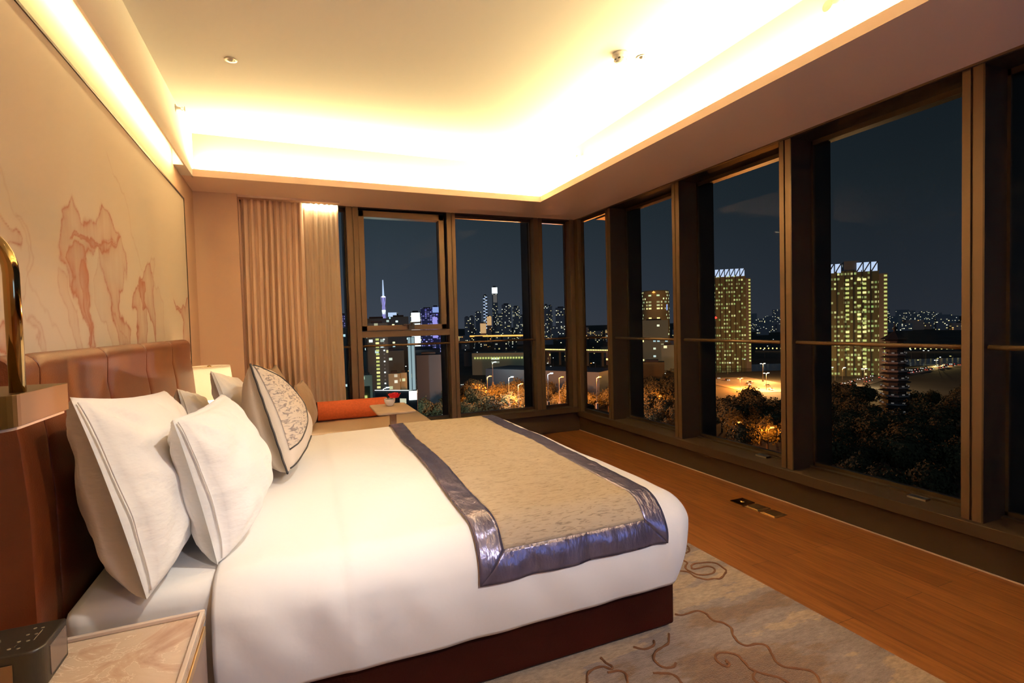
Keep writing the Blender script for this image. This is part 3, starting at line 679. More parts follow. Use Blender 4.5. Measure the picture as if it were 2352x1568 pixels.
# alarm clock
ck = empty('alarm_clock', (-.63, 1.515, .558), 'black digital alarm clock on the marble nightstand', 'clock')
ra = math.radians(0)
cp = [(-.70, 1.588), (-.70, 1.452)]+[(-.575+.03*math.sin(math.radians(a)), 1.475-.03*math.cos(math.radians(a))) for a in range(0, 91, 10)]+[(-.545, 1.588)]
o = MB().prism(cp, .560, .655).build('case', M['black'], ck); md = o.modifiers.new('b', 'BEVEL'); md.width = .005; md.segments = 3; md.limit_method = 'ANGLE'; md.angle_limit = .9
M['lcd'] = mat('grey_display', (.20, .15, .13), .15); M['tanpanel'] = mat('tan_front_panel', (.20, .11, .05), .3)
MB().box(-.546, -.5435, 1.488, 1.576, .573, .640).build('display', M['lcd'], ck)
MB().box(-.69, -.595, 1.4430, 1.4455, .562, .635).build('front_panel', M['tanpanel'], ck)
M['mark'] = mat('silver_print', (.20, .17, .12), .4)
for k, (bx, by) in enumerate([(-.595, 1.475), (-.588, 1.503), (-.583, 1.530), (-.580, 1.556), (-.613, 1.480), (-.606, 1.507), (-.600, 1.534), (-.596, 1.560)]):
    MB().lathe([(.0, .6556), (.0032, .6556), (.0034, .655)], (bx, by, 0), 12).build('button', M['mark'], ck)
mb = MB(); rr_ = [(.020, .6555), (.0205, .6557), (.0212, .6555)]; mb.lathe(rr_, (-.665, 1.52, 0), 32); mb.build('ring_mark', M['mark'], ck)
mb = MB().box(-.578, -.576, 1.50, 1.545, .6552, .6557); mb.build('print_line', M['mark'], ck)

# ------------------------------------------------------------------ window bench corner
bn = empty('window_bench', (.37, 5.1, 0), 'beige upholstered window bench below the far windows', 'bench')
MB().box(-.43, 1.165, 4.74, 5.50, .002, .34).build('bench_base', M['taupe'], bn, bevel=.006)
MB().box(-.435, 1.185, 4.72, 5.515, .342, .452).build('seat', M['bench'], bn, bevel=.022, smooth=True)
bo = empty('bolster', (.5, 5.33, .55), 'orange cylindrical bolster lying on the window bench', 'bolster')
RX = Matrix.Rotation(math.pi/2, 3, 'Y')
MB().lathe([(.0, 0), (.085, 0), (.092, .006), (.094, .02), (.094, .66), (.092, .674), (.085, .68), (0, .68)], (.165, 5.335, .547), 40, M=RX).build('bolster_cover', M['orange'], bo, smooth=True)
MB().lathe([(.0926, .0), (.0952, .006), (.0926, .012)], (.165, 5.335, .547), 40, M=RX).build('piping', M['leather_dark'], bo, smooth=True)
def sofa_cushion(base, w_, h_, t, lean, yaw, label, seed):
    mb, pt = pillow_mesh(w_, h_, t/2, t/2, seed, pinch=.04, wr=.006, p=.5)
    o = mb.build('scatter_cushion', M['tan_fab'], smooth=True); o.modifiers.new('w', 'WELD').merge_threshold = .0008
    tag(o, label, 'cushion', None); place(o, base, lean, yaw)
sofa_cushion((-.13, 5.14, .452), .52, .57, .20, math.radians(6), math.radians(-4), 'tan cushion leaning behind, half hidden by the embroidered one', 2)
sofa_cushion((.10, 5.0, .452), .44, .43, .20, math.radians(13), math.radians(-8), 'tan cushion beside the orange bolster end', 6)
# side table
zt = .68; tb = empty('side_table', (.74, 4.33, 0), 'small oak pedestal table beside the window bench', 'side table')
o = MB().prism(rrect(.572, .875, 4.08, 4.585, .03), zt-.018, zt).build('table_top', M['oak'], tb); md = o.modifiers.new('b', 'BEVEL'); md.width = .005; md.segments = 2; md.limit_method = 'ANGLE'; md.angle_limit = .9
MB().box(.715, .765, 4.37, 4.42, .015, zt-.018).build('pedestal', M['oak'], tb, bevel=.003)
MB().box(.60, .88, 4.24, 4.56, .002, .017).build('foot_plate', M['oak'], tb, bevel=.003)
# bowl with rose
vs0 = (.725, 4.44, zt); va = tag(empty('flower_bowl', vs0), 'small white bowl holding a rose on the oak side table', 'vase')
MB().lathe([(0, zt+.001), (.022, zt+.001), (.030, zt+.008), (.044, zt+.035), (.047, zt+.062), (.044, zt+.062), (.040, zt+.035), (.0, zt+.012)], (vs0[0], vs0[1], 0), 28).build('bowl', M['porcelain'], va, smooth=True)
MB().lathe([(0, zt+.058), (.044, zt+.058)], (vs0[0], vs0[1], 0), 20).build('moss', M['twig'], va)
ro = empty('rose', (vs0[0]+.03, vs0[1]-.02, zt+.06), 'single red rose standing in the white bowl', 'flower')
fc = Vector((vs0[0]+.034, vs0[1]-.03, zt+.088)); rnd = random.Random(4)
for k in range(14):
    a = k*2.4; rr2 = .008+.0022*k; mb = MB(); tilt = .25+.06*k
    def pf(u, v, a=a, rr2=rr2, tilt=tilt):
        t = (u-.5)*1.7; hgt = v*.042; R = rr2*(1+.5*v*tilt); 
        return fc+Vector((R*math.cos(a+t), R*math.sin(a+t), -.016+hgt*(1-.35*abs(2*u-1)**2)-.004*v*tilt))
    mb.grid(pf, 8, 5); mb.build('petal', M['rose'], ro, smooth=True, solid=.0012)
MB().tube([(vs0[0], vs0[1], zt+.05), (fc.x, fc.y, fc.z-.01)], .002, 6).build('stem', M['twig'], ro)
MB().tube([(vs0[0]-.012, vs0[1], zt+.03), (vs0[0]-.016, vs0[1], zt+.10), (vs0[0]-.020, vs0[1], zt+.118)], [.002, .0035, .005], 6).build('bud', M['twig'], ro)

# ------------------------------------------------------------------ curtains
def curtain(x0, x1, y, z0, z1, pleats, amp, name, m, label, seed, flare=0.):
    nu = pleats*14; rn = random.Random(seed); ph = [rn.uniform(-.5, .5) for _ in range(pleats+2)]; am = [rn.uniform(.55, 1.25) for _ in range(pleats+2)]
    def f(u, v):
        k = u*pleats; i = int(k); t = k-i; t2 = t*t*(3-2*t)
        a = am[i]*(1-t2)+am[i+1]*t2; p = ph[i]*(1-t2)+ph[i+1]*t2
        xx = x0+(x1-x0)*u+p*.02*(1-v)+flare*(1-v)*(u-.5)+.008*math.sin(v*3+seed)*(1-v)
        yy = y+amp*a*math.sin(2*math.pi*k+p*(1-v)*2.2)*(.55+.45*(1-v))
        xx += .35*amp*math.cos(4*math.pi*k)*.5
        yy += amp*.5*noise.noise(Vector((u*pleats*1.7, v*1.2, seed))); xx += .012*noise.noise(Vector((u*pleats*.8, v*1.5, seed+5)))
        return (xx, yy, z0+(z1-z0)*v)
    o = MB().grid(f, nu, 30).build(name, m, smooth=True); s = o.modifiers.new('s', 'SOLIDIFY'); s.thickness = .0015
    tag(o, label, 'curtain')
curtain(-.425, .115, 5.46, .46, 2.585, 10, .038, 'drape_curtain', M['drape'], 'heavy taupe pleated drape gathered left of the far windows', 3)
curtain(.11, .455, 5.54, .46, 2.60, 7, .016, 'sheer_curtain', M['sheer'], 'sheer cream curtain hanging between the heavy drape and the window', 9, .03)
struct('trim_16', MB().box(-.44, .46, 5.40, 5.41, ZS-.02, ZS), M['soffit'])
bar('curtain_pocket_light', (.13, 5.52, 2.600), (.44, 5.52, 2.600), (0, 0, -1), .02, 4.2, (1, .74, .40))

# ------------------------------------------------------------------ rug, floor sockets
def catmull(P, n=8):
    P = [Vector((*p, 0)) for p in P]; out = []
    for i in range(len(P)-1):
        p0, p1, p2, p3 = P[max(i-1, 0)], P[i], P[i+1], P[min(i+2, len(P)-1)]
        for k in range(n):
            t = k/n; out.append(.5*((2*p1)+(-p0+p2)*t+(2*p0-5*p1+4*p2-p3)*t*t+(-p0+3*p1-3*p2+p3)*t**3))
    out.append(P[-1]); return out
RUG = [
 [(1550,1410),(1565,1412),(1580,1408),(1602,1402),(1622,1409),(1638,1424),(1662,1430),(1678,1440),(1683,1455),(1692,1470),(1712,1482),(1738,1478),(1760,1482),(1772,1500),(1780,1516),(1800,1530),(1835,1535),(1862,1540),(1880,1556),(1886,1580)],
 [(1672,1524),(1668,1516),(1676,1524),(1670,1530),(1655,1524),(1643,1510),(1648,1500),(1668,1498),(1695,1505),(1710,1520),(1722,1534),(1748,1545),(1790,1556),(1815,1570)],
 [(1735,1542),(1730,1552),(1735,1562),(1748,1572),(1790,1590)],
 [(1535,1455),(1536,1475),(1522,1485),(1505,1497),(1502,1512),(1512,1526),(1532,1533),(1548,1530),(1553,1522)],
 [(1500,1545),(1520,1545),(1545,1548),(1560,1560),(1575,1580)], [(1348,1568),(1350,1548),(1362,1536),(1385,1530),(1402,1536),(1406,1530),(1390,1520),(1380,1510)],
 [(1395,1544),(1425,1540),(1440,1552),(1442,1575)], [(1455,1485),(1480,1490),(1500,1482),(1502,1470)],
 [(1558,1310),(1580,1313),(1600,1325),(1622,1330),(1640,1328),(1654,1328),(1664,1318),(1668,1310),(1660,1302),(1648,1294),(1632,1291),(1610,1292),(1595,1294),(1588,1300),(1592,1306),(1606,1304),(1622,1300),(1636,1302),(1642,1308),(1638,1315),(1624,1319),(1604,1319),(1586,1312),(1574,1302),(1578,1292),(1568,1284),(1572,1276)],
 [(1575,1270),(1583,1264),(1580,1254),(1570,1250)],
]
GXr, RY0, RY1, RX0 = 2.128, .25, 3.30, -.9+.85
mb = MB().box(.02, GXr, RY0, RY1, .001, .010, 0)
for P in RUG:
    W = []
    for u, v in P:
        q = onp(u, v, 2, .012); W.append((q.x, q.y))
    W = catmull(W, 6)
    pts = [(p.x+.004*noise.noise(Vector((p.x*30, p.y*30, 0))), p.y, .0105) for p in W if RY0+.01 < p.y < RY1 and p.x < GXr-.01]
    if len(pts) > 2:
        rad = [.0055+.0025*noise.noise(Vector((a*.3, P[0][0], 1))) for a in range(len(pts))]
        mb.tube(pts, rad, 6, 1)
# more scrolls further along, in the part the bed hides or the frame cuts
for cx, cy in ((1.2, 1.0), (.7, .8), (1.75, .55), (1.8, 3.0)):
    W = [(cx+(.03+.018*k)*math.cos(k*.7), cy+(.03+.018*k)*math.sin(k*.7), .0105) for k in range(11)]
    mb.tube([tuple(p) [:2]+(.0105,) for p in catmull([(a, b) for a, b, _ in W], 5)], .005, 6, 1)
rg = mb.build('area_rug', [M['rug'], M['rugline']]); tag(rg, 'cream and brown mottled rug with brown scroll lines under the bed', 'rug')
gr = 'brass floor sockets by the window wall'
for k, (y, lb) in enumerate(((2.80, 'brass floor socket with round boss, farthest of the three by the window'), (2.665, 'flat brass floor socket in the middle of the three'), (2.53, 'flat brass floor socket, nearest of the three by the window'))):
    r = empty('floor_socket', (2.975, y, 0), lb, 'floor socket', gr)
    MB().box(2.915, 3.04, y-.058, y+.058, .001, .006).build('plate', M['brass_bright'] if k else M['brass'], r, bevel=.002)
    if k == 0: MB().lathe([(0, .012), (.02, .012), (.024, .006)], (2.985, y, 0), 20).build('boss', M['brass'], r)
    else: MB().box(2.925, 3.03, y-.048, y+.048, .006, .010).build('lid', M['brass_bright'], r, bevel=.002)

# ------------------------------------------------------------------ things on the ceiling
def downlight(x, y, label):
    r = empty('recessed_downlight', (x, y, ZC), label, 'downlight')
    MB().lathe([(.022, ZC-.002), (.034, ZC-.004), (.036, ZC-.0005), (.022, ZC-.0005)], (x, y, 0), 28).build('trim_ring', M['steel'], r, smooth=True)
    MB().lathe([(0, ZC-.012), (.010, ZC-.010), (.016, ZC-.003), (.016, ZC-.0008)], (x, y, 0), 20).build('lens', M['steel'], r, smooth=True)
p1 = onp(530, 137, 2, ZC); p2 = onp(1474, 131, 2, ZC); p3 = onp(1425, 135, 2, ZC-.03)
downlight(p1.x, p1.y, 'small recessed downlight alone in the left part of the ceiling')
downlight(p2.x, p2.y, 'small recessed downlight right of the smoke detector')
r = empty('smoke_detector', (p3.x, p3.y, ZC), 'white smoke detector hanging from the upper ceiling', 'smoke detector')
MB().lathe([(.0, ZC-.001), (.048, ZC-.001), (.050, ZC-.012), (.042, ZC-.018)], (p3.x, p3.y, 0), 32).build('mounting_base', M['white_pl'], r, smooth=True)
MB().lathe([(.040, ZC-.016), (.036, ZC-.040), (.028, ZC-.050), (.0, ZC-.052)], (p3.x, p3.y, 0), 32).build('sensor_head', M['white_pl'], r, smooth=True)
for k in range(8):
    a = k*math.pi/4; MB().box(-.004, .004, -.004, .004, 0, .008)
    MB().obox((p3.x+.035*math.cos(a), p3.y+.035*math.sin(a)), (.003, .007), a, ZC-.042, ZC-.034).build('vent_slot', M['black'], r)
def sprinkler(loc, d, label, big=1.0):
    r = empty('sprinkler', loc, label, 'sprinkler'); d = Vector(d); q = Vector((0, 0, 1)).rotation_difference(d).to_matrix()
    MB().lathe([(0, 0), (.026*big, 0), (.026*big, .004), (.012*big, .010), (.009*big, .03), (0, .03)], loc, 20, M=q).build('escutcheon', M['white_pl'], r, smooth=True)
    P = Vector(loc)
    mb = MB()
    for s in (-1, 1): mb.tube([P+d*.028, P+d*.04+q@Vector((s*.012*big, 0, 0)), P+d*.056], .0018, 6)
    mb.build('frame_arm', M['steel'], r)
    MB().lathe([(0, .055), (.016*big, .055), (.016*big, .058), (0, .058)], loc, 16, M=q).build('deflector', M['steel'], r)
sprinkler((TX0, 4.28, 2.925), (1, 0, 0), 'side-wall sprinkler on the left bulkhead near the bright corner')
q1 = onp(1915, 18, 0, 2.45)
sprinkler((2.462, q1.y, q1.z), (-1, 0, 0), 'larger side-wall sprinkler high in the right cove, near the top edge', 1.6)
q2 = onp(1337, 360, 0, 2.46)
sprinkler((2.462, q2.y, q2.z), (-1, 0, 0), 'small side-wall sprinkler in the right cove close to the far corner', .7)
# television on the wall behind the viewer, switched on
tv = empty('television', (2.45, YF, .65), 'wall-hung television with a bright blue screen behind the viewer', 'television')
MB().box(1.72, 3.18, YF+.001, YF+.045, .72, 1.60).build('bezel', M['black'], tv, bevel=.004)
M['tv'] = glow('television_picture', (.22, .42, 1.0), 3.2); M['tv'].cycles.emission_sampling = 'FRONT'
MB().box(1.74, 3.16, YF+.045, YF+.048, .74, 1.58).build('screen', M['tv'], tv)
# ------------------------------------------------------------------ the night city outside
def facade(name, wall, c1, c2, cw, ch, dens, s, zlo=.25, zhi=.75, ulo=.2, uhi=.85, rough=.7, wallglow=0.):
    m = bpy.data.materials.new(name); m.use_nodes = True; t = m.node_tree; p = t.nodes['Principled BSDF']; L = t.links.new
    p.inputs['Base Color'].default_value = (*wall, 1); p.inputs['Roughness'].default_value = rough
    tc = _n(t, 'ShaderNodeTexCoord'); sp = _n(t, 'ShaderNodeSeparateXYZ'); L(tc.outputs['Object'], sp.inputs[0])
    def mth(op, a, b=None):
        n = _n(t, 'ShaderNodeMath', operation=op)
        for i, q in enumerate((a, b)):
            if q is None: continue
            if isinstance(q, (int, float)): n.inputs[i].default_value = q
            else: L(q, n.inputs[i])
        return n.outputs[0]
    u = mth('DIVIDE', mth('ADD', sp.outputs[0], sp.outputs[1]), cw); z = mth('DIVIDE', sp.outputs[2], ch)
    cb = _n(t, 'ShaderNodeCombineXYZ'); L(mth('FLOOR', u), cb.inputs[0]); L(mth('FLOOR', z), cb.inputs[1])
    oi = _n(t, 'ShaderNodeObjectInfo'); L(mth('MULTIPLY', oi.outputs['Random'], 91.7), cb.inputs[2])
    wn = _n(t, 'ShaderNodeTexWhiteNoise', noise_dimensions='3D'); L(cb.outputs[0], wn.inputs['Vector'])
    nz = _n(t, 'ShaderNodeSeparateXYZ'); L(tc.outputs['Normal'], nz.inputs[0])
    on = mth('LESS_THAN', wn.outputs['Value'], dens)
    fz = mth('FRACT', z); fu = mth('FRACT', u)
    k = mth('MULTIPLY', on, mth('MULTIPLY', mth('GREATER_THAN', fz, zlo), mth('LESS_THAN', fz, zhi)))
    k = mth('MULTIPLY', k, mth('MULTIPLY', mth('GREATER_THAN', fu, ulo), mth('LESS_THAN', fu, uhi)))
    k = mth('MULTIPLY', k, mth('LESS_THAN', mth('ABSOLUTE', nz.outputs[2]), .5))
    sc = _n(t, 'ShaderNodeSeparateColor'); L(wn.outputs['Color'], sc.inputs[0])
    mx = _n(t, 'ShaderNodeMix', data_type='RGBA'); L(sc.outputs[1], mx.inputs['Factor']); mx.inputs['A'].default_value = (*c1, 1); mx.inputs['B'].default_value = (*c2, 1)
    L(mx.outputs['Result'], p.inputs['Emission Color']); L(mth('MULTIPLY', k, mth('MULTIPLY', mth('ADD', sc.outputs[2], .25), s)), p.inputs['Emission Strength'])
    m.cycles.emission_sampling = 'NONE'; return m
Y_, W_, G_, O_, B_, C_ = (1, .78, .30), (1, .95, .8), (.75, 1, .55), (1, .42, .10), (.35, .45, 1), (.6, .9, 1)
F = {
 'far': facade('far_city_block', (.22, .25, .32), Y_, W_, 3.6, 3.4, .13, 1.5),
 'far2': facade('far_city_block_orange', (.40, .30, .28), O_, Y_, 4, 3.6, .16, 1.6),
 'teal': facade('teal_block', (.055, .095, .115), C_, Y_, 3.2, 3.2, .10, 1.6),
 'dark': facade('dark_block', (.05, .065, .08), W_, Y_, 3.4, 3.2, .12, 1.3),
 'blue': facade('blue_lit_block', (.22, .22, .6), (.30, .25, 1), (.6, .55, 1), 5, 4, .55, .9),
 'tower': facade('yellow_green_tower', (.05, .06, .03), (.30, .50, .14), (.95, .85, .35), 1.9, 3.2, .50, .75, .3, .75, .15, .8),
 'round': facade('round_tower', (.28, .23, .10), Y_, G_, 1.9, 3.2, .30, 1.2),
 'pale': facade('pale_block', (.30, .36, .28), W_, G_, 2.5, 3, .2, .9),
}
E_ = {'w': glow('white_light', (1, .97, .9), 2.5), 'ww': glow('bluish_white_light', (.8, .9, 1), 3.5), 'y': glow('yellow_light', (1, .75, .25), 1.8), 'yg': glow('yellow_green_light', (.85, .85, .25), .8),
      'o': glow('orange_light', (1, .38, .08), 2.2), 'r': glow('red_light', (1, .05, .03), 2.2), 'screen': glow('lit_screen', (.95, .97, 1), 1.6), 'violet': glow('violet_light', (.45, .38, 1), .9),
      'blue': glow('blue_light', (.35, .45, .9), .9), 'strip': glow('pale_blue_facade_light', (.50, .68, .75), .55), 'orw': glow('amber_wall_wash', (1, .55, .25), .7), 'crown': glow('crown_light', (.62, .72, 1), 1.0), 'dim': glow('dim_warm_light', (.35, .30, .28), .35)}
M['conc'] = mat('night_concrete', (.09, .085, .08), .8); M['slate'] = mat('dark_slate', (.02, .02, .022), .8); M['asph'] = mat('asphalt', (.20, .16, .13), .8, var=.3, scale=.3)
M['ground'] = mat('city_ground', (.035, .036, .032), .9, var=.6, scale=.03); M['leaf'] = mat('night_foliage', (.075, .070, .026), .9, var=.6, scale=1.5, bump=.3, bscale=2.5)
M['water'] = mat('river_water', (.012, .016, .02), .12, bump=.05, bscale=.4); M['roofg'] = mat('pale_green_roof', (.20, .21, .10), .8); M['trunk'] = mat('bark', (.05, .035, .02), .9)
M['olive'] = mat('olive_wall', (.085, .07, .022), .8)
M['hall'] = mat('dark_blue_hall_wall', (.018, .034, .06), .6)
def far(u, v, d): return Vector((0, 0, CAMZ))+ray(u, v)*d
def lev(u, d, z):       # point straight under pixel column u at camera depth d and height z
    P = far(u, 735, d)
    for _ in range(3):   # stay in the vertical image column
        q = P.copy(); q.z = z; rel = q-Vector((0, 0, CAMZ)); uu = 1176+FPX*rel.dot(RT)/rel.dot(FW); P += RT*((u-uu)/FPX*d)
    return Vector((P.x, P.y, z))
struct('ground', MB().box(-2500, 6500, -200, 6500, GZ-1, GZ), M['ground'])
rr = random.Random(11); FOOT = []
WIN = [(0, 800, 'beside the sheer curtain'), (800, 1040, 'under and in the casement window'), (1040, 1230, 'in the pane right of the casement'), (1230, 1320, 'in the narrow pane left of the corner'), (1320, 1420, 'in the pane right of the corner'), (1420, 1560, 'in the second pane of the right wall'), (1560, 1800, 'in the third pane of the right wall'), (1800, 2352, 'in the widest pane at the right')]
def wname(u): return next((n for a, b, n in WIN if a <= u < b), WIN[-1][2])
def building(u, wpx, vtop, d, m, label=None, group=None, depth=None, yaw=0., parts=None, name='building', par=True):
    z = far(u, vtop, d).z; b = lev(u, d, GZ); wd = wpx/FPX*d*math.hypot(1, (u-1176)/FPX)*.97; dp = depth or wd*.7
    az = math.atan2(b.x, b.y); c = b+Vector((math.sin(az), math.cos(az), 0))*dp/2
    R_ = math.hypot(wd, dp)/2
    if group and any(math.hypot(c.x-x, c.y-y) < (R_+q)*.82 for x, y, q in FOOT): return None
    FOOT.append((c.x, c.y, R_))
    r = empty(name, (0, 0, 0), label, 'building', group); _ORG[r.name] = (0, 0, 0)
    o = MB().box(-wd/2, wd/2, -dp/2, dp/2, 0, z-GZ).build('walls', m, r)
    if par: MB().box(-wd*.3, wd*.25, -dp*.3, dp*.3, z-GZ, z-GZ+max(1.2, (z-GZ)*.03)).build('roof_box', M['slate'], r)
    if parts: parts(r, wd, dp, z-GZ)
    r.location = c; r.rotation_euler = (0, 0, -az+yaw); return r
def quad_part(r, name, x0, x1, z0, z1, y, m, t=.3): return MB().box(x0, x1, y-t, y, z0, z1).build(name, m, r)

# television tower: slim waisted lattice with a mast
def tv_tower():
    d = 1500; b = lev(884, d, GZ); zt = far(883, 643, d).z; zb = GZ; H = far(883, 681, d).z-zb
    r = empty('television_tower', tuple(b), 'slim waisted television tower with a lit mast on the skyline', 'tower')
    def rad(t): return 4.4+6*abs(t-.62)**1.4*1.6
    for k in range(10):
        pts = [(b.x+rad(t/16)*math.cos(k*.628+t*.16), b.y+rad(t/16)*math.sin(k*.628+t*.16), zb+H*t/16) for t in range(17)]
        MB().tube(pts, .55, 4).build('lattice_strut', E_['violet'] if k % 2 else E_['dim'], r)
    MB().lathe([(3.5, 0), (3.4, H)], tuple(b), 8).build('core', E_['violet'], r)
    MB().lathe([(0, H*.60), (4.5, H*.61), (5.5, H*.70), (0, H*.71)], tuple(b), 10).build('lit_deck', E_['screen'], r)
    MB().lathe([(5, H*.98), (6, H), (0, H+3)], tuple(b), 10).build('top_deck', E_['w'], r)
    MB().lathe([(3.0, H), (2.2, H+(zt-zb-H)*.45), (1.2, zt-zb), (0, zt-zb)], tuple(b), 6).build('mast', E_['crown'], r)
tv_tower()
building(957, 24, 716, 900, F['dark'], 'block with a huge white lit screen covering its face, right of the television tower', parts=lambda r, w, p, h: quad_part(r, 'lit_screen', -w*.42, w*.42, h*.1, h*.98, -p/2, E_['screen']))
building(984, 30, 708, 1050, F['blue'], 'blue and violet lit office block right of the white screen')
building(1003, 17, 704, 950, F['blue'], 'purple lit tower with a glowing crown at the right edge of the casement', parts=lambda r, w, p, h: (quad_part(r, 'crown_sign', -w*.4, w*.45, h*.86, h*.99, -p/2, E_['blue']), quad_part(r, 'lit_screen', -w*.45, w*.2, h*.25, h*.75, -p/2, E_['violet'])))
building(1018, 14, 728, 800, F['blue'], 'low pale violet block beside the casement frame', parts=lambda r, w, p, h: quad_part(r, 'lit_screen', -w*.4, w*.4, h*.2, h*.95, -p/2, E_['violet']))
building(793, 16, 722, 900, F['blue'], 'violet lit block just right of the sheer curtain')
building(905, 24, 719, 1000, F['dark'], 'block with a white rooftop sign beside the television tower foot', parts=lambda r, w, p, h: quad_part(r, 'roof_sign', -w*.45, w*.35, h*.90, h*1.02, -p/2, E_['crown']))
building(870, 56, 731, 420, F['teal'], 'broad dark teal block in front of the television tower'); building(920, 44, 727, 470, F['teal'], 'dark flat-topped block behind the casement handle')
def stair(r, w, p, h):
    for k in range(24):
        z = h-3-k*2.15
        if z < 6: break
        quad_part(r, 'lit_window', -w*.10, w*.06, z-.55, z+.55, -p/2, E_['yg'] if k % 4 else E_['y'])
        quad_part(r, 'lit_window', w*.27, w*.34, z-.4, z+.3, -p/2, E_['dim'] if k % 3 else E_['w'])
building(872, 46, 742, 300, F['teal'], 'dark residential tower with two dotted columns of stair lights', parts=stair)
building(812, 40, 752, 330, F['teal'], 'dark tower seen between the sheer curtain and the first mullion')
def edge(r, w, p, h):
    quad_part(r, 'lit_strip', -w*.5, -w*.12, 1, h, -p/2, E_['strip']); quad_part(r, 'lit_strip', w*.0, w*.4, 1, h, -p/2, E_['strip'])
building(951, 16, 774, 215, F['dark'], 'slim building with two tall pale blue lit strips', parts=edge, depth=14, par=False)
building(990, 60, 815, 235, M['hall'], 'dark low block right of the pale lit strips')
building(846, 22, 862, 255, F['pale'], 'pale green lit low block by the first mullion'); building(908, 26, 858, 262, F['pale'], 'pale washed low block with small windows under the handrail'); building(929, 16, 856, 270, F['pale'], 'narrow pale low block next to the two lit strips')
building(885, 90, 806, 330, F['teal'], 'long dark block behind the pale low blocks')
def roofline(r, w, p, h): quad_part(r, 'roof_edge_light', -w*.5, w*.5, h, h+.14, -p/2, E_['w'])
building(915, 100, 897, 165, F['dark'], 'low roof with a white glowing edge line', parts=roofline, yaw=-.45, depth=2, par=False)
building(842, 34, 890, 120, M['roofg'], 'yellow-green flat roof seen just above the orange bolster', parts=lambda r, w, p, h: quad_part(r, 'wall_light', -w*.3, w*.3, h*.90, h*.93, -p/2, E_['yg']), par=False); building(792, 40, 893, 130, M['roofg'], 'yellow-green flat roof left of the first mullion', par=False)
building(954, 20, 898, 150, F['dark'], 'kiosk with a blazing white-yellow sign above the little table', parts=lambda r, w, p, h: quad_part(r, 'lit_sign', -w*.45, w*.45, h-2.6, h, -p/2, E_['w']), par=False)
# the two slender landmark towers and their neighbours
def dots(r, w, p, h):
    q = random.Random(3)
    for k in range(22):
        z = h*.2+k*h*.036; quad_part(r, 'light_cross', -w*.5+(k % 2)*w*.45, -w*.5+(k % 2)*w*.45+w*.5, z, z+h*.02, -p/2, E_['crown'])
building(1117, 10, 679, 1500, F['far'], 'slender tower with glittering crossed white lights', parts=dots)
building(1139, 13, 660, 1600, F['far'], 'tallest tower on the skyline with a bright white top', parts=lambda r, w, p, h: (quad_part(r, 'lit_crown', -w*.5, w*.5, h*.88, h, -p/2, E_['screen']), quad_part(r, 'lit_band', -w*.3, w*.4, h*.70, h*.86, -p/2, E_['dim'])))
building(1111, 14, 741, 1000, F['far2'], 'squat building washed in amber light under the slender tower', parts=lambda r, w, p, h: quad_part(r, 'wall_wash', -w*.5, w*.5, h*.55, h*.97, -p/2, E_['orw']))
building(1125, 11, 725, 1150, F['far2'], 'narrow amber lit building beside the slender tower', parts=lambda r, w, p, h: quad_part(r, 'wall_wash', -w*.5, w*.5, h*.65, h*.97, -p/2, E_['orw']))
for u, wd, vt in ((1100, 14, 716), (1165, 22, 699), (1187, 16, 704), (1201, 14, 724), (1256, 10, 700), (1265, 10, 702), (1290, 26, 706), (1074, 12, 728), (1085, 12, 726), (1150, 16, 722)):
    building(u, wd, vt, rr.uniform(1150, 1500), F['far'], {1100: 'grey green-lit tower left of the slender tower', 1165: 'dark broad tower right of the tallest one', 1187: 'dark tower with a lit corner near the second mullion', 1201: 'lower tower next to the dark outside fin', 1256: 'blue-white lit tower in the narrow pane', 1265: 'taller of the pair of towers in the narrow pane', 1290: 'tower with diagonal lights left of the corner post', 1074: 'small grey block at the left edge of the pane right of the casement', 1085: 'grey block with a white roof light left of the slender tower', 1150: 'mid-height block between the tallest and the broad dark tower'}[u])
# random low city, in depth rings
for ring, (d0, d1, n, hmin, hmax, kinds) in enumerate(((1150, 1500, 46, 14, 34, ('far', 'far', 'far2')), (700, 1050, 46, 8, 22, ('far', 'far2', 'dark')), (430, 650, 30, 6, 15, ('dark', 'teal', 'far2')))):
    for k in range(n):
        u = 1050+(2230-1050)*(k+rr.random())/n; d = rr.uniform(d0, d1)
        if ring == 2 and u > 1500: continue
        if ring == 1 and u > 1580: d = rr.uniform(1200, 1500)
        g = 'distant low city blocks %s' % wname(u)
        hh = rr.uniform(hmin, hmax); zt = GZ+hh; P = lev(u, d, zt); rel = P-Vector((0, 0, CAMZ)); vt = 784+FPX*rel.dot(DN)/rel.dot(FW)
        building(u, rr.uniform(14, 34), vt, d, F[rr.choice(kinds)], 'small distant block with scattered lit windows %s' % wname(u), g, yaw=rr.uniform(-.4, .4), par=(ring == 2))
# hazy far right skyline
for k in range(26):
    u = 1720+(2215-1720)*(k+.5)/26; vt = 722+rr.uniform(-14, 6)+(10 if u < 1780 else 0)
    building(u, rr.uniform(12, 24), vt, rr.uniform(1600, 1900), F['far'], 'hazy far block on the right-hand horizon %s' % wname(u), 'hazy blocks on the right horizon %s' % wname(u), par=False)
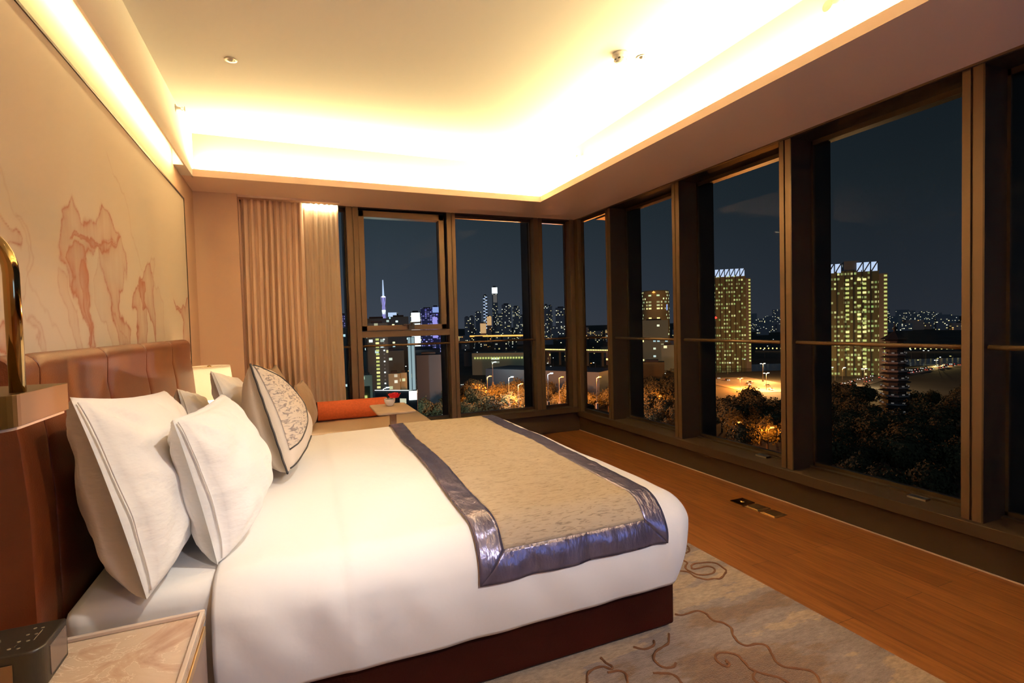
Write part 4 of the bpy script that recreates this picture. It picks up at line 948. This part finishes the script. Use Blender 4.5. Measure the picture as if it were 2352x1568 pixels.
# round tower
def round_tower():
    d = 520; b = lev(1508, d, GZ); zt = far(1508, 668, d).z-GZ; R = 30/FPX*d*1.02
    r = empty('building', (0, 0, 0), 'rounded yellow-lit tower with a blazing roof lamp in the second pane of the right wall', 'building'); _ORG[r.name] = (0, 0, 0)
    MB().lathe([(R, 0), (R, zt-1.5), (R*.93, zt), (0, zt)], n=40).build('walls', F['round'], r, smooth=True)
    MB().lathe([(0, zt*.96), (1.7, zt*.97), (0, zt*.99)], (-R*.75, -R*.75, 0), 10).build('roof_lamp', E_['o'], r)
    quad_part(r, 'blue_sign', R*.05, R*.3, zt*.72, zt*.80, -R*.96, E_['blue']); r.location = b
round_tower()
building(1505, 60, 735, 430, F['teal'], 'dark block in front of the rounded tower'); building(1500, 52, 832, 300, M['olive'], 'blank olive wall of a low block below the handrail in the second pane'); building(1536, 30, 792, 330, F['teal'], 'low teal block right of the olive wall')
# terminal hall and viaducts
def row(u0, u1, d, zc, n, m, nm, r, sz=.5):
    for k in range(n):
        P = lev(u0+(u1-u0)*k/(n-1), d, zc); MB().box(P.x-sz, P.x+sz, P.y-sz, P.y+sz, zc-sz, zc+sz).build(nm, m, r)
def span(name, u0, u1, d0, d1, zb, zt, m, label, cat, lights=None, thick=6):
    a, b = lev(u0, d0, zb), lev(u1, d1, zb); r = empty(name, tuple(a), label, cat)
    c = (a+b)/2; L = (b-a).length/2; rz = math.atan2(b.y-a.y, b.x-a.x)
    MB().obox((c.x, c.y), (L, thick), rz, zb, zt).build('deck' if cat == 'bridge' else 'walls', m, r)
    if lights:
        n, em, sz, dz = lights
        for k in range(n):
            P = a+(b-a)*(k+.5)/n-Vector((math.sin(math.atan2(c.x, c.y)), math.cos(math.atan2(c.x, c.y)), 0))*(thick+.5)
            MB().box(P.x-sz, P.x+sz, P.y-sz*.4, P.y+sz*.4, zt+dz-sz, zt+dz+sz).build('lamp', em, r)
    if cat != 'bridge':
        for k in range(int(L/6)+1): q_ = a+(b-a)*(k+.5)/(int(L/6)+1); FOOT.append((q_.x, q_.y, thick+3))
    if cat == 'bridge':
        for k in range(5):
            P = a+(b-a)*(k+.5)/5; MB().box(P.x-1.2, P.x+1.2, P.y-1.2, P.y+1.2, GZ, zb).build('pier', M['conc'], r)
    return r
span('viaduct', 1080, 1230, 1000, 940, -22.5, -21, M['asph'], 'far viaduct glowing orange across the pane right of the casement', 'bridge', (60, E_['o'], 1.3, .8), 7)
span('viaduct', 1240, 1400, 520, 470, -27, -25.5, M['asph'], 'viaduct with amber lamps crossing behind the corner post', 'bridge', (44, E_['y'], .55, .8), 6)
span('terminal_hall', 1090, 1215, 430, 420, GZ, -22, F['pale'], 'long hall with a row of greenish lit bays', 'building', (20, E_['yg'], .7, -4))
span('warehouse', 1145, 1400, 300, 262, GZ, -23.5, M['hall'], 'long dark flat-roofed hall with a bluish front behind the corner', 'building', (5, E_['ww'], .35, -5), 12)
span('lit_parapet', 1178, 1316, 118, 101, GZ+12, GZ+13.2, M['conc'], 'low parapet dotted with tiny white lights at the foot of the corner panes', 'wall', (34, E_['w'], .22, .4), .6)
span('river_bank_road', 1735, 2230, 620, 520, GZ, GZ+1.5, M['conc'], 'lamp-lined far river bank at the right', 'road', (46, E_['y'], .7, 3), 5)
tag(MB().obox((lev(2000, 425, GZ).x, lev(2000, 425, GZ).y), (240, 28), math.atan2(-.63, .77)+.35, GZ+.1, GZ+.6).build('river', M['water']), 'dark river reflecting bank lamps in the widest pane', 'river', kind='stuff')
# twin lattice towers at the right
def slab_tower(u, wpx, vt, d, label, cols, seed):
    z = far(u, vt, d).z-GZ; b = lev(u, d, GZ); q = random.Random(seed); az = math.atan2(b.x, b.y); wd = wpx/FPX*d*math.hypot(1, (u-1176)/FPX)*.80
    r = empty('building', (0, 0, 0), label, 'building'); _ORG[r.name] = (0, 0, 0); dp = wd*.45
    MB().box(-wd*.5, wd*.36, -dp/2, dp/2, 0, z-5).build('walls', F['tower'], r)
    MB().box(wd*.36, wd*.5, -dp/2-.5, dp/2, 0, z-8).build('service_core', M['conc'], r)
    n = 7 if wpx > 100 else 6
    for k in range(n):
        x0 = -wd*.5+wd*.86*k/n; x1 = x0+wd*.86/n*.8
        if wpx > 100 and k in (2, 3): continue
        MB().box(x0, x1, -dp/2-.4, -dp/2+.4, z-6, z).build('crown_panel', E_['crown'], r)
        MB().tube([(x0, -dp/2-.8, z-6), (x1, -dp/2-.8, z)], .35, 4).build('crown_brace', M['slate'], r)
    if wpx > 100: MB().box(-wd*.22, wd*.05, -dp*.45, dp*.3, z-5, z+1.5).build('roof_plant', F['dark'], r)
    for k in range(int((z-12)/2.6)):       # bright edge column of stair lights
        quad_part(r, 'stair_light', wd*.44, wd*.49, 6+k*2.6, 6+k*2.6+1.2, -dp/2-.6, E_['yg'])
    for c in cols:
        for k in range(int((z-14)/2.9)):
            if q.random() < .75: quad_part(r, 'lit_window', wd*c, wd*(c+.06), 6+k*2.9, 6+k*2.9+1.4, -dp/2-.2, E_['yg'] if q.random() < .7 else E_['y'])
    for k in range(6): MB().box(-wd*.5+wd*.86*k/6-.25, -wd*.5+wd*.86*k/6+.25, -dp/2-.9, -dp/2-.2, 0, z-5).build('mullion_pier', M['slate'], r)
    r.location = b+Vector((math.sin(az), math.cos(az), 0))*dp/2; r.rotation_euler = (0, 0, -az+.12)
slab_tower(1683, 86, 618, 420, 'slab tower with white braced crown in the third pane of the right wall', (), 1)
slab_tower(1966, 118, 604, 345, 'widest slab tower with white braced crown and bright window columns at the right', (-.20, .0, .09), 2)
quadr = lev(1644, 418, 2); r = empty('beacon', tuple(quadr), 'red warning light beside the left crowned tower', 'light'); MB().lathe([(0, -1.2), (1.2, 0), (0, 1.2)], tuple(quadr), 10).build('lens', E_['r'], r); MB().tube([(quadr.x, quadr.y, GZ), tuple(quadr)], .3, 5).build('pole', M['slate'], r)
# pagoda
def pagoda():
    d = 215; b = lev(2055, d, GZ); ztop = far(2053, 742, d).z-GZ; zr = far(2053, 778, d).z-GZ; r = empty('pagoda', tuple(b), 'dark tiered octagonal pagoda with faintly lit galleries', 'pagoda')
    n = 9; H = zr; R0 = 27/FPX*d*1.25
    for k in range(n):
        z0 = H*k/n; z1 = H*(k+1)/n; R = R0*(1-.036*k)
        def oc(p, nm, m): MB().lathe(p, tuple(b), 8).build(nm, m, r)
        oc([(R*.72, z0), (R*.72, z1)], 'storey_wall', M['pagw']); oc([(R*.72, z0+.2), (R*.95, z0+.2), (R*.95, z0+.9), (R*.90, z0+.9), (R*.90, z0+.3)], 'balcony', M['pagb'])
        oc([(R*.7, z1-.1), (R*1.05, z1-.75), (R*1.05, z1-.9), (R*.7, z1-.5)], 'eave', M['slate'])
        for j in range(8):
            a = (j+.5)*math.pi/4; q = (b.x+R*.86*math.cos(a), b.y+R*.86*math.sin(a)); MB().obox(q, (.45, .16), a+math.pi/2, GZ+z0+.9, GZ+z0+1.35).build('gallery_lantern', E_['dim'], r)
    MB().lathe([(R0*.85, H-.1), (R0*.45, H+1.6), (.5, H+3), (.35, H+3.6), (.9, H+4.2), (.3, H+4.8), (.15, ztop), (0, ztop)], tuple(b), 8).build('roof_spire', M['slate'], r)
M['pagw'] = mat('pagoda_wall', (.05, .042, .038), .8); M['pagb'] = mat('pagoda_rail', (.16, .15, .15), .8); pagoda()
# street lamps: real lamps with light for the near ones
def street_lamp(loc, h, label, group, em, power, lc, arms=1):
    x, y, z = loc; r = empty('street_lamp', loc, label, 'street lamp', group)
    MB().tube([(x, y, z), (x, y, z+h)], [.14, .08], 6).build('pole', M['conc'], r)
    for s in ((1, -1) if arms == 2 else (1,)):
        MB().tube([(x, y, z+h), (x+s*1.6, y, z+h+.4)], .06, 5).build('arm', M['conc'], r)
        MB().box(x+s*1.6-.5, x+s*1.6+.5, y-.3, y+.3, z+h+.2, z+h+.55).build('lamp_head', em, r)
    if power:
        l = bpy.data.lights.new('street_light', 'POINT'); l.energy = power*3.2; l.color = lc; l.shadow_soft_size = .5; o = bpy.data.objects.new('street_light', l); COL.objects.link(o); o.location = (x+.5, y, z+h-.3)
    return r
OR = (1, .24, .025)
LM = [  # u, v(lamp), depth, power
 (1119, 866, 235, 42000, OR, 'orange street lamp left of the second mullion pane centre'), (1190, 884, 205, 36000, OR, 'orange street lamp beside the dark outside fin'), (1284, 868, 215, 22000, OR, 'street lamp in the narrow pane left of the corner'),
 (1370, 868, 205, 36000, OR, 'tall orange street lamp in the pane right of the corner'), (1016, 884, 175, 3500, OR, 'orange street lamp at the right edge of the casement view'),
 (1752, 836, 330, 45000, (1, .40, .10), 'farther of two bright lamps in the third pane of the right wall'), (1760, 858, 290, 40000, (1, .46, .15), 'nearer of two bright lamps in the third pane of the right wall'), (1700, 870, 300, 50000, OR, 'amber lamp left of the two bright ones in the third pane'),
 (1935, 846, 270, 12000, (1, .5, .15), 'amber lamp at the foot of the widest slab tower'), (1985, 848, 290, 12000, (1, .6, .3), 'lamp by the junction below the widest slab tower'), (2150, 828, 400, 7000, (1, .6, .2), 'lamp over the far road right of the pagoda'),
 (880, 893, 180, 12000, (.7, 1, 1), 'blazing bluish floodlight above the bolster'), (1131, 833, 270, 4000, (.8, 1, .9), 'white lamp in front of the terminal hall'), (1258, 860, 190, 9000, (.6, .75, 1), 'blue-white floodlight in the narrow pane'), (1168, 868, 205, 8000, (.8, 1, .9), 'elongated white lamp in the pane right of the casement')]
for u, v, d, pw, c, lb in LM:
    P = far(u, v, d); cool = c[2] > .5; h = 10 if P.z > GZ+10 else P.z-GZ
    street_lamp((P.x, P.y, P.z-h), h, lb, None, E_['ww'] if cool else E_['o'] if c == OR else E_['w'], pw, c, 2 if d > 280 else 1)
    if P.z-h > GZ+.5: MB().box(P.x-.4, P.x+.4, P.y-.4, P.y+.4, GZ, P.z-h).build('footing', M['conc'], bpy.data.objects[sorted([o.name for o in bpy.data.objects if o.name.startswith('street_lamp')])[-1]])
# unlit-distance lamps: lens only, a few pixels each
proto = None
SPOTS = [(u, v) for u, v in [(1063+rr.random()*150, 785+rr.random()*60) for _ in range(16)]+[(1253+rr.random()*58, 790+rr.random()*70) for _ in range(7)]+[(1342+rr.random()*48, 785+rr.random()*60) for _ in range(6)]+[(1480+rr.random()*62, 760+rr.random()*140) for _ in range(16)]+[(1650+rr.random()*135, 770+rr.random()*90) for _ in range(10)]+[(1915+rr.random()*290, 790+rr.random()*70) for _ in range(22)]+[(845+rr.random()*180, 785+rr.random()*100) for _ in range(20)]]
bins = {}
for u, v in SPOTS:
    g = 'far street lamps %s' % wname(u); lb = 'distant small street lamp %s' % wname(u); P = onground(u, v+14)
    key = rr.choice(['w', 'y', 'o', 'w'])
    if key not in bins:
        bins[key] = street_lamp((P.x, P.y, GZ), 8, lb, g, E_[key], 0, None)
    else: clone(bins[key], (P.x, P.y, GZ), rr.uniform(0, 6), lb, g)
# roads
def road(pts, w, label):
    r = tag(empty('road', (0, 0, 0)), label, 'road'); q = [onground(u, v) for u, v in pts]; mb = MB()
    L = []; 
    for i, p in enumerate(q):
        t = (q[min(i+1, len(q)-1)]-q[max(i-1, 0)]).normalized(); n = Vector((-t.y, t.x, 0)); L += [tuple(p+n*w/2+Vector((0, 0, .15))), tuple(p-n*w/2+Vector((0, 0, .15)))]
    mb.add(L, [(2*i, 2*i+1, 2*i+3, 2*i+2) for i in range(len(q)-1)]); mb.build('carriageway', M['asph'], r); return q
R1 = road([(1900, 893), (1950, 884), (2010, 868), (2040, 861)], 16, 'bright road running up to the pagoda from the left')
R2 = road([(2070, 858), (2120, 850), (2170, 842), (2230, 834)], 14, 'far road right of the pagoda')
R3 = road([(1650, 868), (1700, 878), (1750, 888), (1800, 900)], 40, 'lamp-lit junction in the third pane of the right wall')
R4 = road([(1060, 880), (1120, 905), (1180, 925), (1250, 950), (1330, 985)], 15, 'orange-lit road crossing below the corner panes')
R5 = road([(1250, 930), (1310, 918), (1400, 905)], 12, 'orange-lit side road behind the corner post')
# cars
def car(loc, rz, label, group):
    r = empty('car', (0, 0, 0), label, 'car', group); _ORG[r.name] = (0, 0, 0)
    MB().grid(lambda u, v: (2.2*(2*u-1), .9*math.cos(v*math.pi), .35+.55*math.sin(v*math.pi)*(1-.15*abs(2*u-1)**3)), 8, 6).build('body', M['carp'], r, smooth=True)
    MB().lathe([(1.3, .8), (.85, 1.35), (0, 1.4)], n=10).build('cabin', M['black'], r, smooth=True)
    for s in (-.6, .6):
        MB().box(2.05, 2.3, s-.22, s+.22, .5, .8).build('headlight', E_['w'], r); MB().box(-2.3, -2.05, s-.22, s+.22, .5, .8).build('tail_light', E_['r'], r)
    r.location = loc; r.rotation_euler = (0, 0, rz); return r
M['carp'] = mat('car_paint', (.25, .25, .27), .3); c0 = None
for q, n, nm in ((R1, 26, 'car on the bright road left of the pagoda'), (R2, 22, 'car on the far road right of the pagoda'), (R3, 6, 'car at the lamp-lit junction'), (R4, 9, 'car on the orange-lit road below the corner')):
    for k in range(n):
        t = (k+rr.random()*.6)/n*(len(q)-1); i = min(int(t), len(q)-2); f = t-i; p = q[i]*(1-f)+q[i+1]*f; dr = q[i+1]-q[i]; a = math.atan2(dr.y, dr.x); s = rr.choice((-1, 1))
        n_ = Vector((-math.sin(a), math.cos(a), 0))*s*3.2; L = (p.x+n_.x, p.y+n_.y, GZ+.15); rz = a+(math.pi if s > 0 else 0)
        if c0 is None: c0 = car(L, rz, nm, 'cars: '+nm)
        else: clone(c0, L, rz, nm, 'cars: '+nm)
# trees
def tree_proto(seed, label, group):
    r = empty('tree', (0, 0, 0), label, 'tree', group); _ORG[r.name] = (0, 0, 0)
    rq = random.Random(seed); mb = MB()
    for k in range(1500):
        d = Vector((rq.gauss(0, 1), rq.gauss(0, 1), rq.gauss(0, 1))).normalized()
        kk = (.80+.40*noise.noise(d*1.7+Vector((seed, 0, 0)))+.30*noise.noise(d*4.5+Vector((0, seed, 0))))*rq.uniform(.82, 1.03)
        p = Vector((d.x*5*kk, d.y*5*kk, 7+d.z*4*kk)); nn = (d+Vector((rq.gauss(0, .5), rq.gauss(0, .5), rq.gauss(0, .5)))).normalized()
        t1 = nn.orthogonal().normalized(); t2 = nn.cross(t1); a = rq.uniform(0, 3.14); e1 = (t1*math.cos(a)+t2*math.sin(a))*rq.uniform(.22, .5); e2 = nn.cross(e1).normalized()*rq.uniform(.15, .36)
        mb.add([p-e1, p-e2+e1*.2, p+e1, p+e2+e1*.1], [(0, 1, 2, 3)])
    mb.lathe([(0, 4.2), (2.6, 4.8), (3.4, 7), (2.4, 9), (0, 9.8)], n=10)
    mb.build('crown', M['leaf'], r)
    MB().tube([(0, 0, 0), (.2, 0, 2.5), (0, .1, 5)], [.4, .3, .2], 6).build('trunk', M['trunk'], r); return r
protos = []; cnt = 0; placed = 0
def tree_zone(u0, u1, v0, v1, sp, label):
    global placed
    cs = [onground(u, v) for u, v in ((u0, v0), (u1, v0), (u1, v1), (u0, v1))]
    xs = [c.x for c in cs]; ys = [c.y for c in cs]; x = min(xs)
    while x < max(xs):
        y = min(ys)
        while y < max(ys):
            px, py = x+rr.uniform(-.35, .35)*sp, y+rr.uniform(-.35, .35)*sp
            rel = Vector((px, py, GZ))-Vector((0, 0, CAMZ)); dd = rel.dot(FW)
            if dd > 5:
                u = 1176+FPX*rel.dot(RT)/dd; v = 784+FPX*rel.dot(DN)/dd
                if u0 <= u <= u1 and v0 <= v <= v1 and not (2005 < u < 2105 and v < 1010) and not any(math.hypot(px-x_, py-y_) < q_+3.5 for x_, y_, q_ in FOOT):
                    s = rr.uniform(.75, 1.25); g = 'trees: '+label
                    if len(protos) < 3: q = tree_proto(len(protos)*7+1, label, g); protos.append(q); q.location = (px, py, GZ); q.scale = (s, s, s)
                    else: clone(rr.choice(protos), (px, py, GZ), rr.uniform(0, 6.28), label, g, (s, s, s*rr.uniform(.85, 1.15)))
                    placed += 1
            y += sp
        x += sp
tree_zone(1820, 2330, 938, 1230, 11.5, 'dark tree in the wood below the pagoda, widest pane')
tree_zone(1640, 1800, 952, 1060, 9.5, 'tree in the dark grove at the foot of the third pane')
tree_zone(1475, 1560, 895, 1010, 9, 'tree below the second pane of the right wall')
tree_zone(1060, 1235, 915, 1000, 8.5, 'orange-lit tree below the pane right of the casement')
tree_zone(1245, 1420, 895, 960, 9, 'tree lit orange under the corner panes')
tree_zone(960, 1040, 895, 985, 9, 'tree beside the street lamp at the right of the casement view')
print('trees', placed)
# amber garden lights low in the grove
for u, v, lb in ((1690, 1046, 'amber ground lamp among the trees at the foot of the third pane'), (1765, 1062, 'second amber ground lamp at the foot of the third pane, nearer the mullion'), (1510, 965, 'amber ground lamp among the trees of the second pane'), (1110, 945, 'amber ground lamp under the trees right of the casement'), (1195, 940, 'amber ground lamp near the second back mullion')):
    P = onground(u, v); street_lamp((P.x, P.y, GZ), 9.5, lb, None, E_['o'], 3500, OR)
